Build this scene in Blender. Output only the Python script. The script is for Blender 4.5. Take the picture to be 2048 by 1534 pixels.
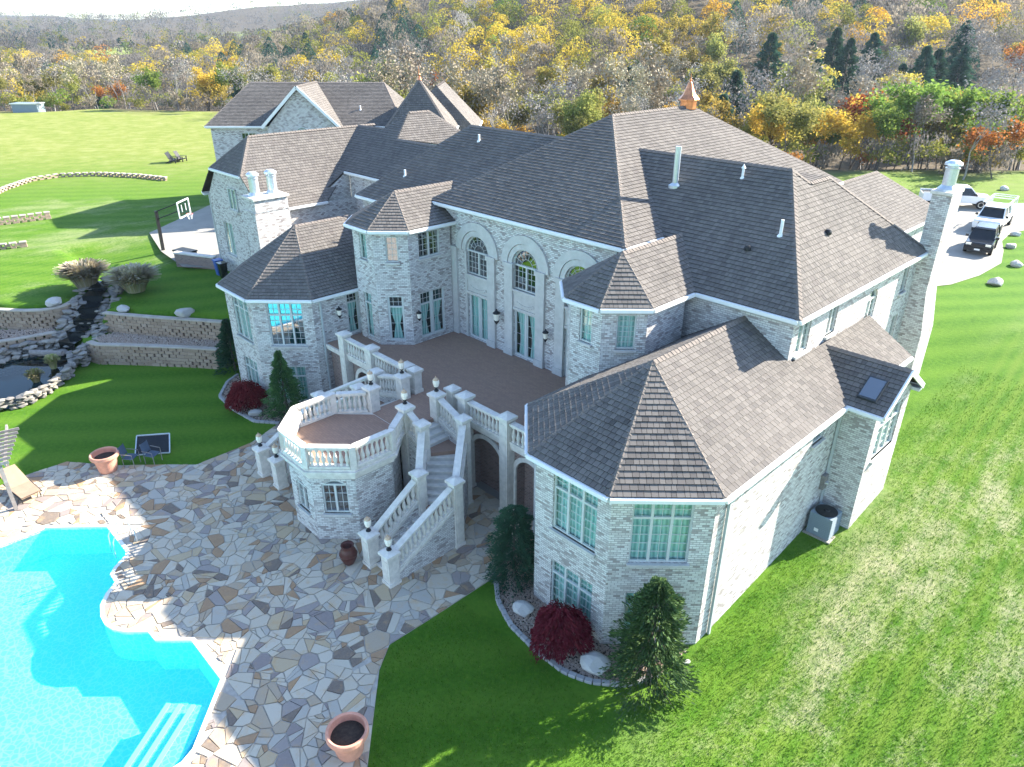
import bpy, bmesh, math, random
import numpy as np
from math import sin, cos, pi, radians, sqrt, atan2, hypot
from mathutils import Vector, Matrix
random.seed(7); RNG = np.random.default_rng(7)
for o in list(bpy.data.objects): bpy.data.objects.remove(o, do_unlink=True)
scene = bpy.context.scene
COL = scene.collection

# ------------------------------------------------------------------ camera, sky, sun, exposure
cam_d = bpy.data.cameras.new('camera'); cam = bpy.data.objects.new('camera', cam_d); COL.objects.link(cam)
cam.location = (0, 0, 18); cam.rotation_euler = (radians(90 - 26.45), 0, radians(46.05))
cam_d.sensor_width = 36; cam_d.lens = 1424 / 2048 * 36; cam_d.clip_start = .2; cam_d.clip_end = 9000
scene.camera = cam
SUN_AZ, SUN_EL = 72.0, 30.0           # azimuth counter-clockwise from +X
world = bpy.data.worlds.new('World'); scene.world = world; world.use_nodes = True
wn = world.node_tree; bgn = wn.nodes['Background']
sky = wn.nodes.new('ShaderNodeTexSky'); sky.sky_type = 'NISHITA'; sky.sun_disc = False
sky.sun_elevation = radians(SUN_EL); sky.sun_rotation = radians(90 - SUN_AZ)
sky.air_density = 1.0; sky.dust_density = .5; sky.ozone_density = 2.4
wn.links.new(sky.outputs[0], bgn.inputs[0]); bgn.inputs[1].default_value = .12
sl = bpy.data.lights.new('sun', 'SUN'); sl.energy = 5.0; sl.angle = radians(.55); sl.color = (1, .93, .80)
so = bpy.data.objects.new('sun', sl); COL.objects.link(so); so.location = (20, 60, 60)
sv = Vector((cos(radians(SUN_AZ)) * cos(radians(SUN_EL)), sin(radians(SUN_AZ)) * cos(radians(SUN_EL)), sin(radians(SUN_EL))))
so.rotation_euler = sv.to_track_quat('Z', 'Y').to_euler()
vs_ = scene.view_settings; vs_.view_transform = 'Standard'; vs_.look = 'None'; vs_.gamma = 1; vs_.use_curve_mapping = False
vs_.exposure = 2.1

# ------------------------------------------------------------------ materials
MATS = {}
class NT:
    def __init__(s, name):
        m = bpy.data.materials.new(name); m.use_nodes = True; s.m = m; s.t = m.node_tree
        s.b = s.t.nodes['Principled BSDF']; s.out = s.t.nodes['Material Output']; MATS[name] = m
        s.b.inputs['Specular IOR Level'].default_value = .3
    def n(s, typ, **kw):
        x = s.t.nodes.new('ShaderNode' + typ)
        for k, v in kw.items():
            if k.startswith('i_'): x.inputs[k[2:].replace('_', ' ')].default_value = v
            else: setattr(x, k, v)
        return x
    def l(s, a, b): s.t.links.new(a, b)
    def coord(s, kind='Object'): return s.n('TexCoord').outputs[kind]
    def noise(s, co, scale, detail=4, rough=.6):
        x = s.n('TexNoise'); x.inputs['Scale'].default_value = scale; x.inputs['Detail'].default_value = detail
        x.inputs['Roughness'].default_value = rough
        if co is not None: s.l(co, x.inputs['Vector'])
        return x
    def ramp(s, fac, stops, interp='LINEAR'):
        r = s.n('ValToRGB'); e = r.color_ramp; e.interpolation = interp
        while len(e.elements) < len(stops): e.elements.new(.5)
        for q, (p, c) in zip(e.elements, stops):
            q.position = p; q.color = (*c, 1) if len(c) == 3 else c
        s.l(fac, r.inputs[0]); return r.outputs[0]
    def mix(s, fac, a, b, mode='MIX'):
        x = s.n('Mix', data_type='RGBA', blend_type=mode)
        for sock, v in ((x.inputs[0], fac), (x.inputs[6], a), (x.inputs[7], b)):
            if hasattr(v, 'links'): s.l(v, sock)
            elif isinstance(v, (int, float)): sock.default_value = v
            else: sock.default_value = (*v, 1)
        return x.outputs[2]
    def math(s, op, a, b=0.0):
        x = s.n('Math', operation=op)
        for sock, v in ((x.inputs[0], a), (x.inputs[1], b)):
            if hasattr(v, 'links'): s.l(v, sock)
            else: sock.default_value = v
        return x.outputs[0]
    def bump(s, h, strength=.3, dist=.02):
        b = s.n('Bump'); b.inputs['Strength'].default_value = strength; b.inputs['Distance'].default_value = dist
        s.l(h, b.inputs['Height']); s.l(b.outputs[0], s.b.inputs['Normal'])
    def col(s, c):
        if hasattr(c, 'links'): s.l(c, s.b.inputs['Base Color'])
        else: s.b.inputs['Base Color'].default_value = (*c, 1)
    def rough(s, r): s.b.inputs['Roughness'].default_value = r
    def attr(s, name): return s.n('Attribute', attribute_name=name).outputs['Fac']
    def obrand(s): return s.n('ObjectInfo').outputs['Random']

def flat(name, c, rough=.6, var=.12, scale=3.0, metal=0, spec=.3):
    k = NT(name); co = k.coord(); f = k.noise(co, scale, 5).outputs[0]
    lo = tuple(max(0, x * (1 - var)) for x in c); hi = tuple(min(1, x * (1 + var)) for x in c)
    k.col(k.ramp(f, [(.3, lo), (.7, hi)])); k.rough(rough); k.b.inputs['Metallic'].default_value = metal
    k.b.inputs['Specular IOR Level'].default_value = spec
    return k

def brick_mat(name, c1, c2, c3, mortar):
    k = NT(name); uv = k.coord('UV')
    br = k.n('TexBrick'); k.l(uv, br.inputs['Vector'])
    br.inputs['Scale'].default_value = 1; br.inputs['Brick Width'].default_value = .205; br.inputs['Row Height'].default_value = .081
    br.inputs['Mortar Size'].default_value = .009; br.inputs['Mortar Smooth'].default_value = .25; br.inputs['Bias'].default_value = 0
    br.inputs['Color1'].default_value = (0, 0, 0, 1); br.inputs['Color2'].default_value = (1, 1, 1, 1); br.inputs['Mortar'].default_value = (.5, .5, .5, 1)
    base = k.ramp(br.outputs['Color'], [(0, c3), (.08, c3), (.2, c2), (.45, c1), (.8, c1), (.9, c2), (1, tuple(.75 * x for x in c2))])
    big = k.noise(uv, .55, 4); wash = k.ramp(big.outputs[0], [(.35, (0, 0, 0)), (.65, (1, 1, 1))])
    fine = k.noise(uv, 9, 3); base = k.mix(k.math('MULTIPLY', fine.outputs[0], .30), base, tuple(min(1, x * 1.1) for x in c1))
    base = k.mix(k.math('MULTIPLY', wash, .22), base, c1)
    st = k.noise(uv, 1.7, 5); stf = k.ramp(st.outputs[0], [(.5, (0, 0, 0)), (.8, (1, 1, 1))])
    base = k.mix(k.math('MULTIPLY', stf, .35), base, tuple(x * .68 for x in c2))
    c = k.mix(br.outputs['Fac'], base, mortar)
    k.col(c); k.rough(.85)
    h = k.math('ADD', k.math('MULTIPLY', br.outputs['Fac'], -1.0), k.math('MULTIPLY', fine.outputs[0], .5))
    k.bump(h, .9, .018); return k
brick_mat('whitewashed_brick', (.665, .655, .635), (.47, .435, .425), (.22, .178, .17), (.31, .30, .295))
brick_mat('brown_brick', (.30, .20, .17), (.24, .16, .14), (.17, .11, .10), (.35, .33, .31))
flat('limestone', (.50, .49, .47), .7, .12, 2.5)
flat('cast_stone', (.62, .585, .53), .75, .16, 4)
flat('white_trim', (.74, .75, .74), .45, .04)
flat('grey_trim', (.45, .48, .48), .45, .06)
flat('window_frame', (.53, .555, .54), .4, .05)
flat('dark_frame', (.05, .055, .06), .4, .1)
flat('concrete', (.29, .27, .235), .85, .10, .8)
flat('copper', (.62, .25, .12), .35, .25, 6, metal=.9)
flat('galvanised', (.60, .64, .68), .35, .1, 8, metal=.6)
flat('white_pipe', (.8, .8, .8), .4, .03)
flat('black_metal', (.02, .02, .022), .45, .2, 5)
flat('soil', (.045, .032, .024), .95, .4, 12)
flat('terracotta', (.56, .27, .19), .7, .14, 5)
flat('brown_glaze', (.09, .032, .026), .35, .3, 6)
flat('bark', (.10, .085, .07), .9, .35, 8)
flat('pale_bark', (.36, .34, .31), .85, .3, 6)
flat('grey_bark', (.27, .25, .23), .9, .3, 8)
flat('car_white', (.80, .80, .79), .18, .02, spec=.5)
flat('car_black', (.012, .013, .015), .15, .1, spec=.5)
flat('rubber', (.02, .02, .02), .8, .2)
flat('wheel_alloy', (.5, .5, .52), .3, .1, metal=.8)
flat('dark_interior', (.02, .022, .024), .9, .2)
flat('lamp_glass', (.85, .80, .70), .3, .05)
flat('lamp_amber', (.50, .36, .24), .35, .2)
flat('cream_fabric', (.30, .215, .15), .9, .1)
flat('blue_grey_fabric', (.07, .10, .15), .8, .2)
flat('unit_blue_grey', (.20, .25, .29), .5, .05)
flat('water_dark', (.008, .010, .010), .08, .3)
flat('red_plastic', (.5, .05, .04), .4, .1)
flat('blue_plastic', (.04, .10, .35), .4, .1)
flat('soffit', (.55, .57, .58), .6, .05)
flat('timber_grey', (.22, .20, .19), .8, .25, 6)

def curtain_mat(name, c1, c2):
    k = NT(name); uv = k.coord('UV'); w = k.n('TexWave', wave_type='BANDS', bands_direction='X')
    w.inputs['Scale'].default_value = 2.1; w.inputs['Distortion'].default_value = 2.5; w.inputs['Detail'].default_value = 2; w.inputs['Detail Scale'].default_value = .4
    k.l(uv, w.inputs['Vector']); k.col(k.mix(w.outputs['Fac'], c1, c2)); k.rough(.9)
curtain_mat('curtain_teal', (.30, .48, .45), (.60, .78, .73))
curtain_mat('curtain_pale', (.42, .50, .47), (.66, .74, .70))

def glass_mat(name, tint, refl=.5, ior=1.5):
    k = NT(name); t = k.t; t.nodes.remove(k.b)
    tr = k.n('BsdfTransparent'); tr.inputs[0].default_value = (*tint, 1)
    gl = k.n('BsdfGlossy'); gl.inputs['Roughness'].default_value = .02
    fr = k.n('LayerWeight'); fr.inputs[0].default_value = .5; r0 = ((ior - 1) / (ior + 1)) ** 2
    fz = k.math('ADD', k.math('MULTIPLY', k.math('POWER', fr.outputs['Facing'], 5.0), 1 - r0), r0 + refl)
    ms = k.n('MixShader'); k.l(fz, ms.inputs[0]); k.l(tr.outputs[0], ms.inputs[1]); k.l(gl.outputs[0], ms.inputs[2])
    k.l(ms.outputs[0], k.out.inputs[0]); return k
glass_mat('window_glass', (.78, .92, .90), .07)
glass_mat('mirror_glass', (.20, .35, .40), .34)
k = glass_mat('skylight_glass', (.35, .6, .6), .2)
# pool water: thin tinted surface with ripples
k = glass_mat('pool_water', (.45, .94, 1.0), .0, 1.33)
gl = [n for n in k.t.nodes if n.type == 'BSDF_GLOSSY'][0]; fr = [n for n in k.t.nodes if n.type == 'LAYER_WEIGHT'][0]
co = k.coord(); nz = k.noise(co, 3.2, 3); bp = k.n('Bump'); bp.inputs['Strength'].default_value = .25; bp.inputs['Distance'].default_value = .04
k.l(nz.outputs[0], bp.inputs['Height']); k.l(bp.outputs[0], gl.inputs['Normal']); k.l(bp.outputs[0], fr.inputs['Normal'])
# pool liner: pale cell network in the colour imitates sun caustics
k = NT('pool_liner'); co = k.coord(); v = k.n('TexVoronoi', feature='DISTANCE_TO_EDGE'); v.inputs['Scale'].default_value = 5.5; k.l(co, v.inputs['Vector'])
k.col(k.mix(k.ramp(v.outputs['Distance'], [(.02, (1, 1, 1)), (.12, (0, 0, 0))]), (.34, .93, .98), (.66, .97, .98))); k.rough(.6)
k = NT('pool_step'); k.col((.75, .90, .92)); k.rough(.6)
k = glass_mat('pond_water', (.22, .38, .42), .0, 1.33)

# shingles
def shingle_mat(name, use_attr):
    k = NT(name); f = k.attr('rnd') if use_attr else k.obrand(); co = k.coord()
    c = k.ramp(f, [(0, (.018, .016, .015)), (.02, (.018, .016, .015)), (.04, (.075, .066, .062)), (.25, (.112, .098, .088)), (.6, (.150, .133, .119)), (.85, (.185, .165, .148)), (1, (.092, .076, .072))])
    n1 = k.noise(co, 38, 3, .7); c = k.mix(k.math('MULTIPLY', n1.outputs[0], .5), c, (.19, .178, .168), 'MIX')
    n2 = k.noise(co, .35, 3); c = k.mix(.35, c, k.ramp(n2.outputs[0], [(.3, (.085, .08, .077)), (.7, (.165, .15, .138))]))
    k.col(c); k.rough(.95); k.b.inputs['Specular IOR Level'].default_value = .15; k.bump(n1.outputs[0], .5, .006)
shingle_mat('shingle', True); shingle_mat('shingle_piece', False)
flat('roof_underlay', (.035, .03, .028), .95, .3)
flat('roof_cap', (.17, .145, .128), .95, .25, 9)

# flagstones
def flag_mat(name, use_attr):
    k = NT(name); f = k.attr('rnd') if use_attr else k.obrand(); co = k.coord('Object')
    c = k.ramp(f, [(0, (0.475, 0.405, 0.308)), (0.15, (0.387, 0.352, 0.299)), (0.28, (0.51, 0.44, 0.343)), (0.42, (0.37, 0.282, 0.194)), (0.54, (0.211, 0.167, 0.158)), (0.6, (0.493, 0.431, 0.334)), (0.72, (0.317, 0.176, 0.084)), (0.8, (0.132, 0.092, 0.07)), (0.85, (0.44, 0.326, 0.194)), (0.92, (0.264, 0.22, 0.202))], 'CONSTANT')
    g = k.n('NewGeometry').outputs['Position']
    n1 = k.noise(g, 2.2, 6, .65); n2 = k.noise(g, 14, 4)
    c = k.mix(k.ramp(n1.outputs[0], [(.52, (0, 0, 0)), (.75, (.75, .75, .75))]), c, (.48, .28, .11))
    c = k.mix(k.math('MULTIPLY', n2.outputs[0], .3), c, (.50, .45, .37))
    k.col(c); k.rough(.8); k.bump(n2.outputs[0], .4, .01)
flag_mat('flagstone', True); flag_mat('flagstone_piece', False)
k = flat('mortar_joint', (.40, .36, .31), .9, .25, 5)

# terrace paving
k = NT('terrace_paver'); co = k.coord('UV'); b = k.n('TexBrick'); k.l(co, b.inputs['Vector']); b.inputs['Scale'].default_value = 1
b.inputs['Brick Width'].default_value = .22; b.inputs['Row Height'].default_value = .11; b.inputs['Mortar Size'].default_value = .004
b.inputs['Color1'].default_value = (.33, .205, .145, 1); b.inputs['Color2'].default_value = (.27, .168, .122, 1); b.inputs['Mortar'].default_value = (.14, .11, .10, 1)
n1 = k.noise(co, .7, 5); k.col(k.mix(k.math('MULTIPLY', n1.outputs[0], .5), b.outputs['Color'], (.31, .22, .17))); k.rough(.75)

# retaining wall blocks and boulders
def block_mat(name, cols, use_attr=True):
    k = NT(name); f = k.attr('rnd') if use_attr else k.obrand(); g = k.coord(); n = k.noise(g, 14, 5, .7)
    c = k.ramp(f, [(i / (len(cols) - 1), x) for i, x in enumerate(cols)])
    k.col(k.mix(k.math('MULTIPLY', n.outputs[0], .6), c, tuple(.75 * x for x in cols[0]))); k.rough(.95); k.bump(n.outputs[0], .7, .03)
block_mat('tan_block', [(.28, .205, .15), (.38, .295, .225), (.33, .25, .19), (.43, .335, .26)], False)
block_mat('tan_cap', [(.42, .37, .31), (.48, .43, .37), (.40, .35, .30)], False)
block_mat('field_stone', [(.22, .205, .185), (.33, .305, .27), (.18, .17, .165), (.29, .255, .21), (.39, .36, .315)], False)
block_mat('boulder', [(.46, .45, .43), (.56, .54, .51), (.40, .38, .36)], False)
block_mat('gravel', [(.40, .30, .23), (.28, .21, .17), (.50, .42, .34), (.33, .27, .24), (.45, .34, .26)], True)
block_mat('edging', [(.34, .34, .34), (.42, .41, .40), (.28, .28, .29)], False)

# leaves
def leaf_mat(name, cols, trans=.45):
    k = NT(name); f = k.attr('rnd'); r = k.obrand()
    c = k.ramp(f, [(i / max(1, len(cols) - 1), x) for i, x in enumerate(cols)])
    hsv = k.n('HueSaturation'); k.l(c, hsv.inputs['Color'])
    k.l(k.math('ADD', k.math('MULTIPLY', r, .5), .75), hsv.inputs['Value']); k.l(k.math('ADD', k.math('MULTIPLY', r, .03), .485), hsv.inputs['Hue'])
    k.l(hsv.outputs[0], k.b.inputs['Base Color']); k.rough(.75); k.b.inputs['Specular IOR Level'].default_value = .1
    if trans:
        tr = k.n('BsdfTranslucent'); k.l(hsv.outputs[0], tr.inputs[0]); ms = k.n('MixShader'); ms.inputs[0].default_value = trans
        k.l(k.b.outputs[0], ms.inputs[1]); k.l(tr.outputs[0], ms.inputs[2]); k.l(ms.outputs[0], k.out.inputs[0])
leaf_mat('leaf_yellow', [(.34, .27, .05), (.44, .34, .07), (.26, .24, .05), (.40, .28, .06)])
leaf_mat('leaf_gold', [(.44, .28, .04), (.50, .33, .06), (.36, .24, .04)])
leaf_mat('leaf_olive', [(.17, .18, .045), (.24, .24, .06), (.30, .28, .08), (.13, .15, .04)])
leaf_mat('leaf_green', [(.09, .15, .025), (.15, .21, .04), (.21, .25, .05)])
leaf_mat('leaf_orange', [(.36, .13, .03), (.28, .10, .03), (.42, .18, .04)])
leaf_mat('leaf_tan', [(.26, .22, .16), (.33, .28, .20), (.21, .185, .14)], .1)
leaf_mat('leaf_grey', [(.24, .22, .20), (.29, .27, .245), (.19, .175, .16)], .1)
leaf_mat('leaf_crimson', [(.16, .018, .022), (.11, .012, .018), (.20, .03, .03)], .15)
leaf_mat('needle_dark', [(.035, .085, .055), (.055, .12, .07), (.045, .10, .05)], .2)
leaf_mat('needle_mid', [(.045, .10, .042), (.075, .15, .05), (.11, .20, .06)], .1)
leaf_mat('plume', [(.46, .38, .27), (.36, .32, .18), (.52, .46, .38), (.28, .28, .14)], .2)
leaf_mat('grass_blade', [(.07, .16, .012), (.10, .21, .016), (.05, .12, .010), (.16, .22, .04)], .25)
leaf_mat('straw_blade', [(.38, .34, .20), (.30, .28, .14), (.20, .24, .06)], .2)
leaf_mat('far_mix', [(.12, .115, .085), (.17, .14, .10), (.20, .17, .07), (.09, .10, .06), (.25, .20, .07), (.15, .13, .11)], 0)

# ground cover: lawn / dry meadow / woodland litter chosen by what grows there
k = NT('ground_cover'); g = k.n('NewGeometry').outputs['Position']
nA = k.noise(g, .09, 4); nB = k.noise(g, .55, 5, .65); nC = k.noise(g, 5.5, 5, .7); nD = k.noise(g, 26, 4, .7)
lawn = k.ramp(nC.outputs[0], [(.28, (.028, .088, .007)), (.5, (.054, .140, .010)), (.72, (.098, .190, .018))])
lawn = k.mix(k.math('MULTIPLY', nD.outputs[0], .55), lawn, (.066, .150, .014))
# mowing bands
mp = k.n('Mapping'); mp.inputs['Rotation'].default_value = (0, 0, radians(38)); k.l(g, mp.inputs[0])
wv = k.n('TexWave', wave_type='BANDS', bands_direction='X'); wv.inputs['Scale'].default_value = .16; wv.inputs['Distortion'].default_value = .6; k.l(mp.outputs[0], wv.inputs[0])
lawn = k.mix(k.math('MULTIPLY', wv.outputs['Fac'], .36), lawn, (.130, .225, .026))
mq = k.n('Mapping'); mq.inputs['Scale'].default_value = (1.6, .62, 1); mq.inputs['Rotation'].default_value = (0, 0, radians(-8)); k.l(g, mq.inputs[0]); w2 = k.n('TexWave', wave_type='BANDS', bands_direction='X'); w2.inputs['Scale'].default_value = .30; w2.inputs['Distortion'].default_value = 1.6; w2.inputs['Detail'].default_value = 2; k.l(mq.outputs[0], w2.inputs[0]); lawn = k.mix(k.math('MULTIPLY', w2.outputs['Fac'], k.math('MULTIPLY', k.attr('bare'), .5)), lawn, (.155, .215, .035))
nE = k.noise(mq.outputs[0], .19, 4)
str_f = k.ramp(k.math('ADD', k.math('MULTIPLY', nE.outputs[0], .62), k.math('ADD', k.math('MULTIPLY', k.math('ADD', nB.outputs[0], nC.outputs[0]), .22), k.math('MULTIPLY', nD.outputs[0], .22))), [(.63, (0, 0, 0)), (.77, (.85, .85, .85))])
straw = k.mix(nD.outputs[0], (.30, .27, .15), (.46, .42, .30))
lawn = k.mix(k.math('MULTIPLY', str_f, k.attr('bare')), lawn, straw)
dry = k.ramp(nB.outputs[0], [(.3, (.16, .19, .04)), (.5, (.24, .24, .07)), (.7, (.33, .30, .13))])
dry = k.mix(k.math('MULTIPLY', wv.outputs['Fac'], .35), dry, (.15, .20, .035))
c = k.mix(k.attr('dry'), lawn, dry)
litter = k.ramp(nB.outputs[0], [(.3, (.055, .045, .032)), (.55, (.11, .085, .055)), (.75, (.15, .125, .07))])
c = k.mix(k.attr('wood'), c, litter); k.col(c); k.rough(.95); k.b.inputs['Specular IOR Level'].default_value = .1
k.bump(k.math('ADD', nC.outputs[0], nD.outputs[0]), .6, .05)

# ------------------------------------------------------------------ geometry helpers
V = Vector
class MB:
    """collects faces in world coordinates"""
    def __init__(s): s.v = []; s.f = []; s.r = []
    def face(s, pts, rnd=None):
        i = len(s.v); s.v += [tuple(p) for p in pts]; s.f.append(tuple(range(i, i + len(pts)))); s.r.append(random.random() if rnd is None else rnd)
    def mesh(s, verts, faces, rnd=None):
        i = len(s.v); s.v += [tuple(p) for p in verts]; q = random.random() if rnd is None else rnd
        for f in faces: s.f.append(tuple(i + k for k in f)); s.r.append(q)
    def box(s, x0, x1, y0, y1, z0, z1, rnd=None):
        s.mesh([(x0, y0, z0), (x1, y0, z0), (x1, y1, z0), (x0, y1, z0), (x0, y0, z1), (x1, y0, z1), (x1, y1, z1), (x0, y1, z1)],
               [(3, 2, 1, 0), (4, 5, 6, 7), (0, 1, 5, 4), (1, 2, 6, 5), (2, 3, 7, 6), (3, 0, 4, 7)], rnd)
    def obox(s, c, hx, hy, z0, z1, ang, rnd=None):
        ca, sa = cos(ang), sin(ang); P = [(c[0] + a * ca - b * sa, c[1] + a * sa + b * ca) for a, b in ((-hx, -hy), (hx, -hy), (hx, hy), (-hx, hy))]
        s.prism(P, z0, z1, rnd)
    def prism(s, poly, z0, z1, rnd=None):
        n = len(poly); vs = [(p[0], p[1], z0) for p in poly] + [(p[0], p[1], z1) for p in poly]
        s.mesh(vs, [tuple(reversed(range(n))), tuple(range(n, 2 * n))] + [(i, (i + 1) % n, n + (i + 1) % n, n + i) for i in range(n)], rnd)
    def beam(s, a, b, w, h, rnd=None, up=(0, 0, 1)):
        """box from a to b; cross-section w wide, h high, centred on the line"""
        a, b = V(a), V(b); t = (b - a).normalized(); u = V(up); sd = t.cross(u)
        if sd.length < 1e-4: sd = t.cross(V((1, 0, 0)))
        sd.normalize(); u = sd.cross(t).normalized(); P = []
        for p in (a, b):
            for x, y in ((-1, -1), (1, -1), (1, 1), (-1, 1)): P.append(p + sd * (x * w / 2) + u * (y * h / 2))
        s.mesh(P, [(3, 2, 1, 0), (4, 5, 6, 7), (0, 1, 5, 4), (1, 2, 6, 5), (2, 3, 7, 6), (3, 0, 4, 7)], rnd)
    def tube(s, pts, rad, n=8, rnd=None, cap=True):
        pts = [V(p) for p in pts]; rads = rad if isinstance(rad, (list, tuple)) else [rad] * len(pts); vs = []; fs = []
        for i, p in enumerate(pts):
            t = (pts[min(i + 1, len(pts) - 1)] - pts[max(i - 1, 0)]).normalized()
            a = t.cross(V((0, 0, 1)) if abs(t.z) < .95 else V((1, 0, 0))).normalized(); b = t.cross(a)
            for k in range(n): an = 2 * pi * k / n; vs.append(p + (a * cos(an) + b * sin(an)) * rads[i])
        for i in range(len(pts) - 1):
            for k in range(n): fs.append((i * n + k, (i + 1) * n + k, (i + 1) * n + (k + 1) % n, i * n + (k + 1) % n))
        if cap: fs.append(tuple(range(n))); fs.append(tuple(reversed(range((len(pts) - 1) * n, len(pts) * n))))
        s.mesh(vs, fs, rnd)
    def lathe(s, c, prof, n=12, rnd=None, ang0=0):
        vs = []; fs = []
        for r, z in prof:
            for k in range(n): a = ang0 + 2 * pi * k / n; vs.append((c[0] + r * cos(a), c[1] + r * sin(a), c[2] + z))
        for i in range(len(prof) - 1):
            for k in range(n): fs.append((i * n + k, i * n + (k + 1) % n, (i + 1) * n + (k + 1) % n, (i + 1) * n + k))
        fs.append(tuple(reversed(range(n)))); fs.append(tuple(range((len(prof) - 1) * n, len(prof) * n)))
        s.mesh(vs, fs, rnd)
    def data(s, name, mat, origin=(0, 0, 0), smooth=False):
        va = np.array(s.v, dtype=np.float32) - np.array(origin, dtype=np.float32)
        return np_mesh(name, va, s.f, mat, np.array(s.r, dtype=np.float32), smooth, np.array(origin))

def np_mesh(name, va, faces, mat, rnd=None, smooth=False, origin=None, uv=True):
    me = bpy.data.meshes.new(name)
    if isinstance(faces, np.ndarray):
        nf, k = faces.shape; me.vertices.add(len(va)); me.vertices.foreach_set('co', np.ascontiguousarray(va, dtype=np.float32).ravel())
        me.loops.add(nf * k); me.loops.foreach_set('vertex_index', np.ascontiguousarray(faces, dtype=np.int32).ravel())
        me.polygons.add(nf); me.polygons.foreach_set('loop_start', np.arange(0, nf * k, k, dtype=np.int32))
        try: me.polygons.foreach_set('loop_total', np.full(nf, k, dtype=np.int32))
        except Exception: pass
        me.update(calc_edges=True)
    else:
        me.from_pydata(va.tolist(), [], faces)
    if mat: me.materials.append(MATS[mat])
    if rnd is not None:
        at = me.attributes.new('rnd', 'FLOAT', 'FACE'); at.data.foreach_set('value', np.asarray(rnd, dtype=np.float32))
    if uv and not isinstance(faces, np.ndarray):
        # metric UVs: along the wall / up the wall, or plan for level faces
        nl = len(me.loops); li = np.empty(nl, dtype=np.int32); me.loops.foreach_get('vertex_index', li)
        nrm = np.empty(len(me.polygons) * 3, dtype=np.float32); me.polygons.foreach_get('normal', nrm); nrm = nrm.reshape(-1, 3)
        tot = np.empty(len(me.polygons), dtype=np.int32); me.polygons.foreach_get('loop_total', tot)
        fn = np.repeat(nrm, tot, axis=0); w = va[li] + (origin if origin is not None else 0)
        hz = np.hypot(fn[:, 0], fn[:, 1]); ok = hz > .35; hz = np.maximum(hz, 1e-6)
        tx, ty = -fn[:, 1] / hz, fn[:, 0] / hz
        u = np.where(ok, w[:, 0] * tx + w[:, 1] * ty, w[:, 0]); vv = np.where(ok, w[:, 2], w[:, 1])
        ul = me.uv_layers.new(name='UVMap'); ul.data.foreach_set('uv', np.stack([u, vv], 1).astype(np.float32).ravel())
    if smooth: me.polygons.foreach_set('use_smooth', np.ones(len(me.polygons), dtype=bool))
    return me

WLOC = {}
def wloc(o): return WLOC.get(o, V((0, 0, 0)))
def link(name, data, parent=None, loc=(0, 0, 0), rotz=0, scale=1):
    """loc is in world axes for unrotated parents"""
    o = bpy.data.objects.new(name, data); COL.objects.link(o); L = V(loc)
    WLOC[o] = L
    if parent is not None: o.parent = parent; o.location = L - wloc(parent)
    else: o.location = L
    if isinstance(rotz, (tuple, list)): o.rotation_euler = rotz
    else: o.rotation_euler = (0, 0, rotz)
    o.scale = (scale,) * 3 if isinstance(scale, (int, float)) else scale
    return o
def obj(name, mb, mat, parent=None, smooth=False, kind=None, origin=None):
    if not mb.v: return None
    if origin is None:
        a = np.array(mb.v); origin = ((a[:, 0].min() + a[:, 0].max()) / 2, (a[:, 1].min() + a[:, 1].max()) / 2, a[:, 2].min())
    o = link(name, mb.data(name, mat, origin, smooth), parent, origin)
    if kind: o['kind'] = kind
    return o
def tag(o, label=None, cat=None, group=None, kind=None):
    if label: o['label'] = label
    if cat: o['category'] = cat
    if group: o['group'] = group
    if kind: o['kind'] = kind
    return o
def thing(name, label, cat, loc, rotz=0, group=None):
    return tag(link(name, None, None, loc, rotz), label, cat, group)
def copy_tree(o, parent=None):
    c = o.copy(); COL.objects.link(c); WLOC[c] = wloc(o)
    if parent is not None: c.parent = parent
    for ch in list(o.children): copy_tree(ch, c)
    return c
def clip_poly(poly, a, b, c):
    """keep a*x+b*y<=c"""
    out = []; n = len(poly)
    for i in range(n):
        p, q = poly[i], poly[(i + 1) % n]; dp = a * p[0] + b * p[1] - c; dq = a * q[0] + b * q[1] - c
        if dp <= 0: out.append(p)
        if (dp < 0 < dq) or (dq < 0 < dp):
            t = dp / (dp - dq); out.append((p[0] + t * (q[0] - p[0]), p[1] + t * (q[1] - p[1])))
    return out
def area2(p): return .5 * sum(p[i][0] * p[(i + 1) % len(p)][1] - p[(i + 1) % len(p)][0] * p[i][1] for i in range(len(p)))
def inside(p, poly):
    r = False; n = len(poly); j = n - 1
    for i in range(n):
        if (poly[i][1] > p[1]) != (poly[j][1] > p[1]) and p[0] < (poly[j][0] - poly[i][0]) * (p[1] - poly[i][1]) / (poly[j][1] - poly[i][1]) + poly[i][0]: r = not r
        j = i
    return r
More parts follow.
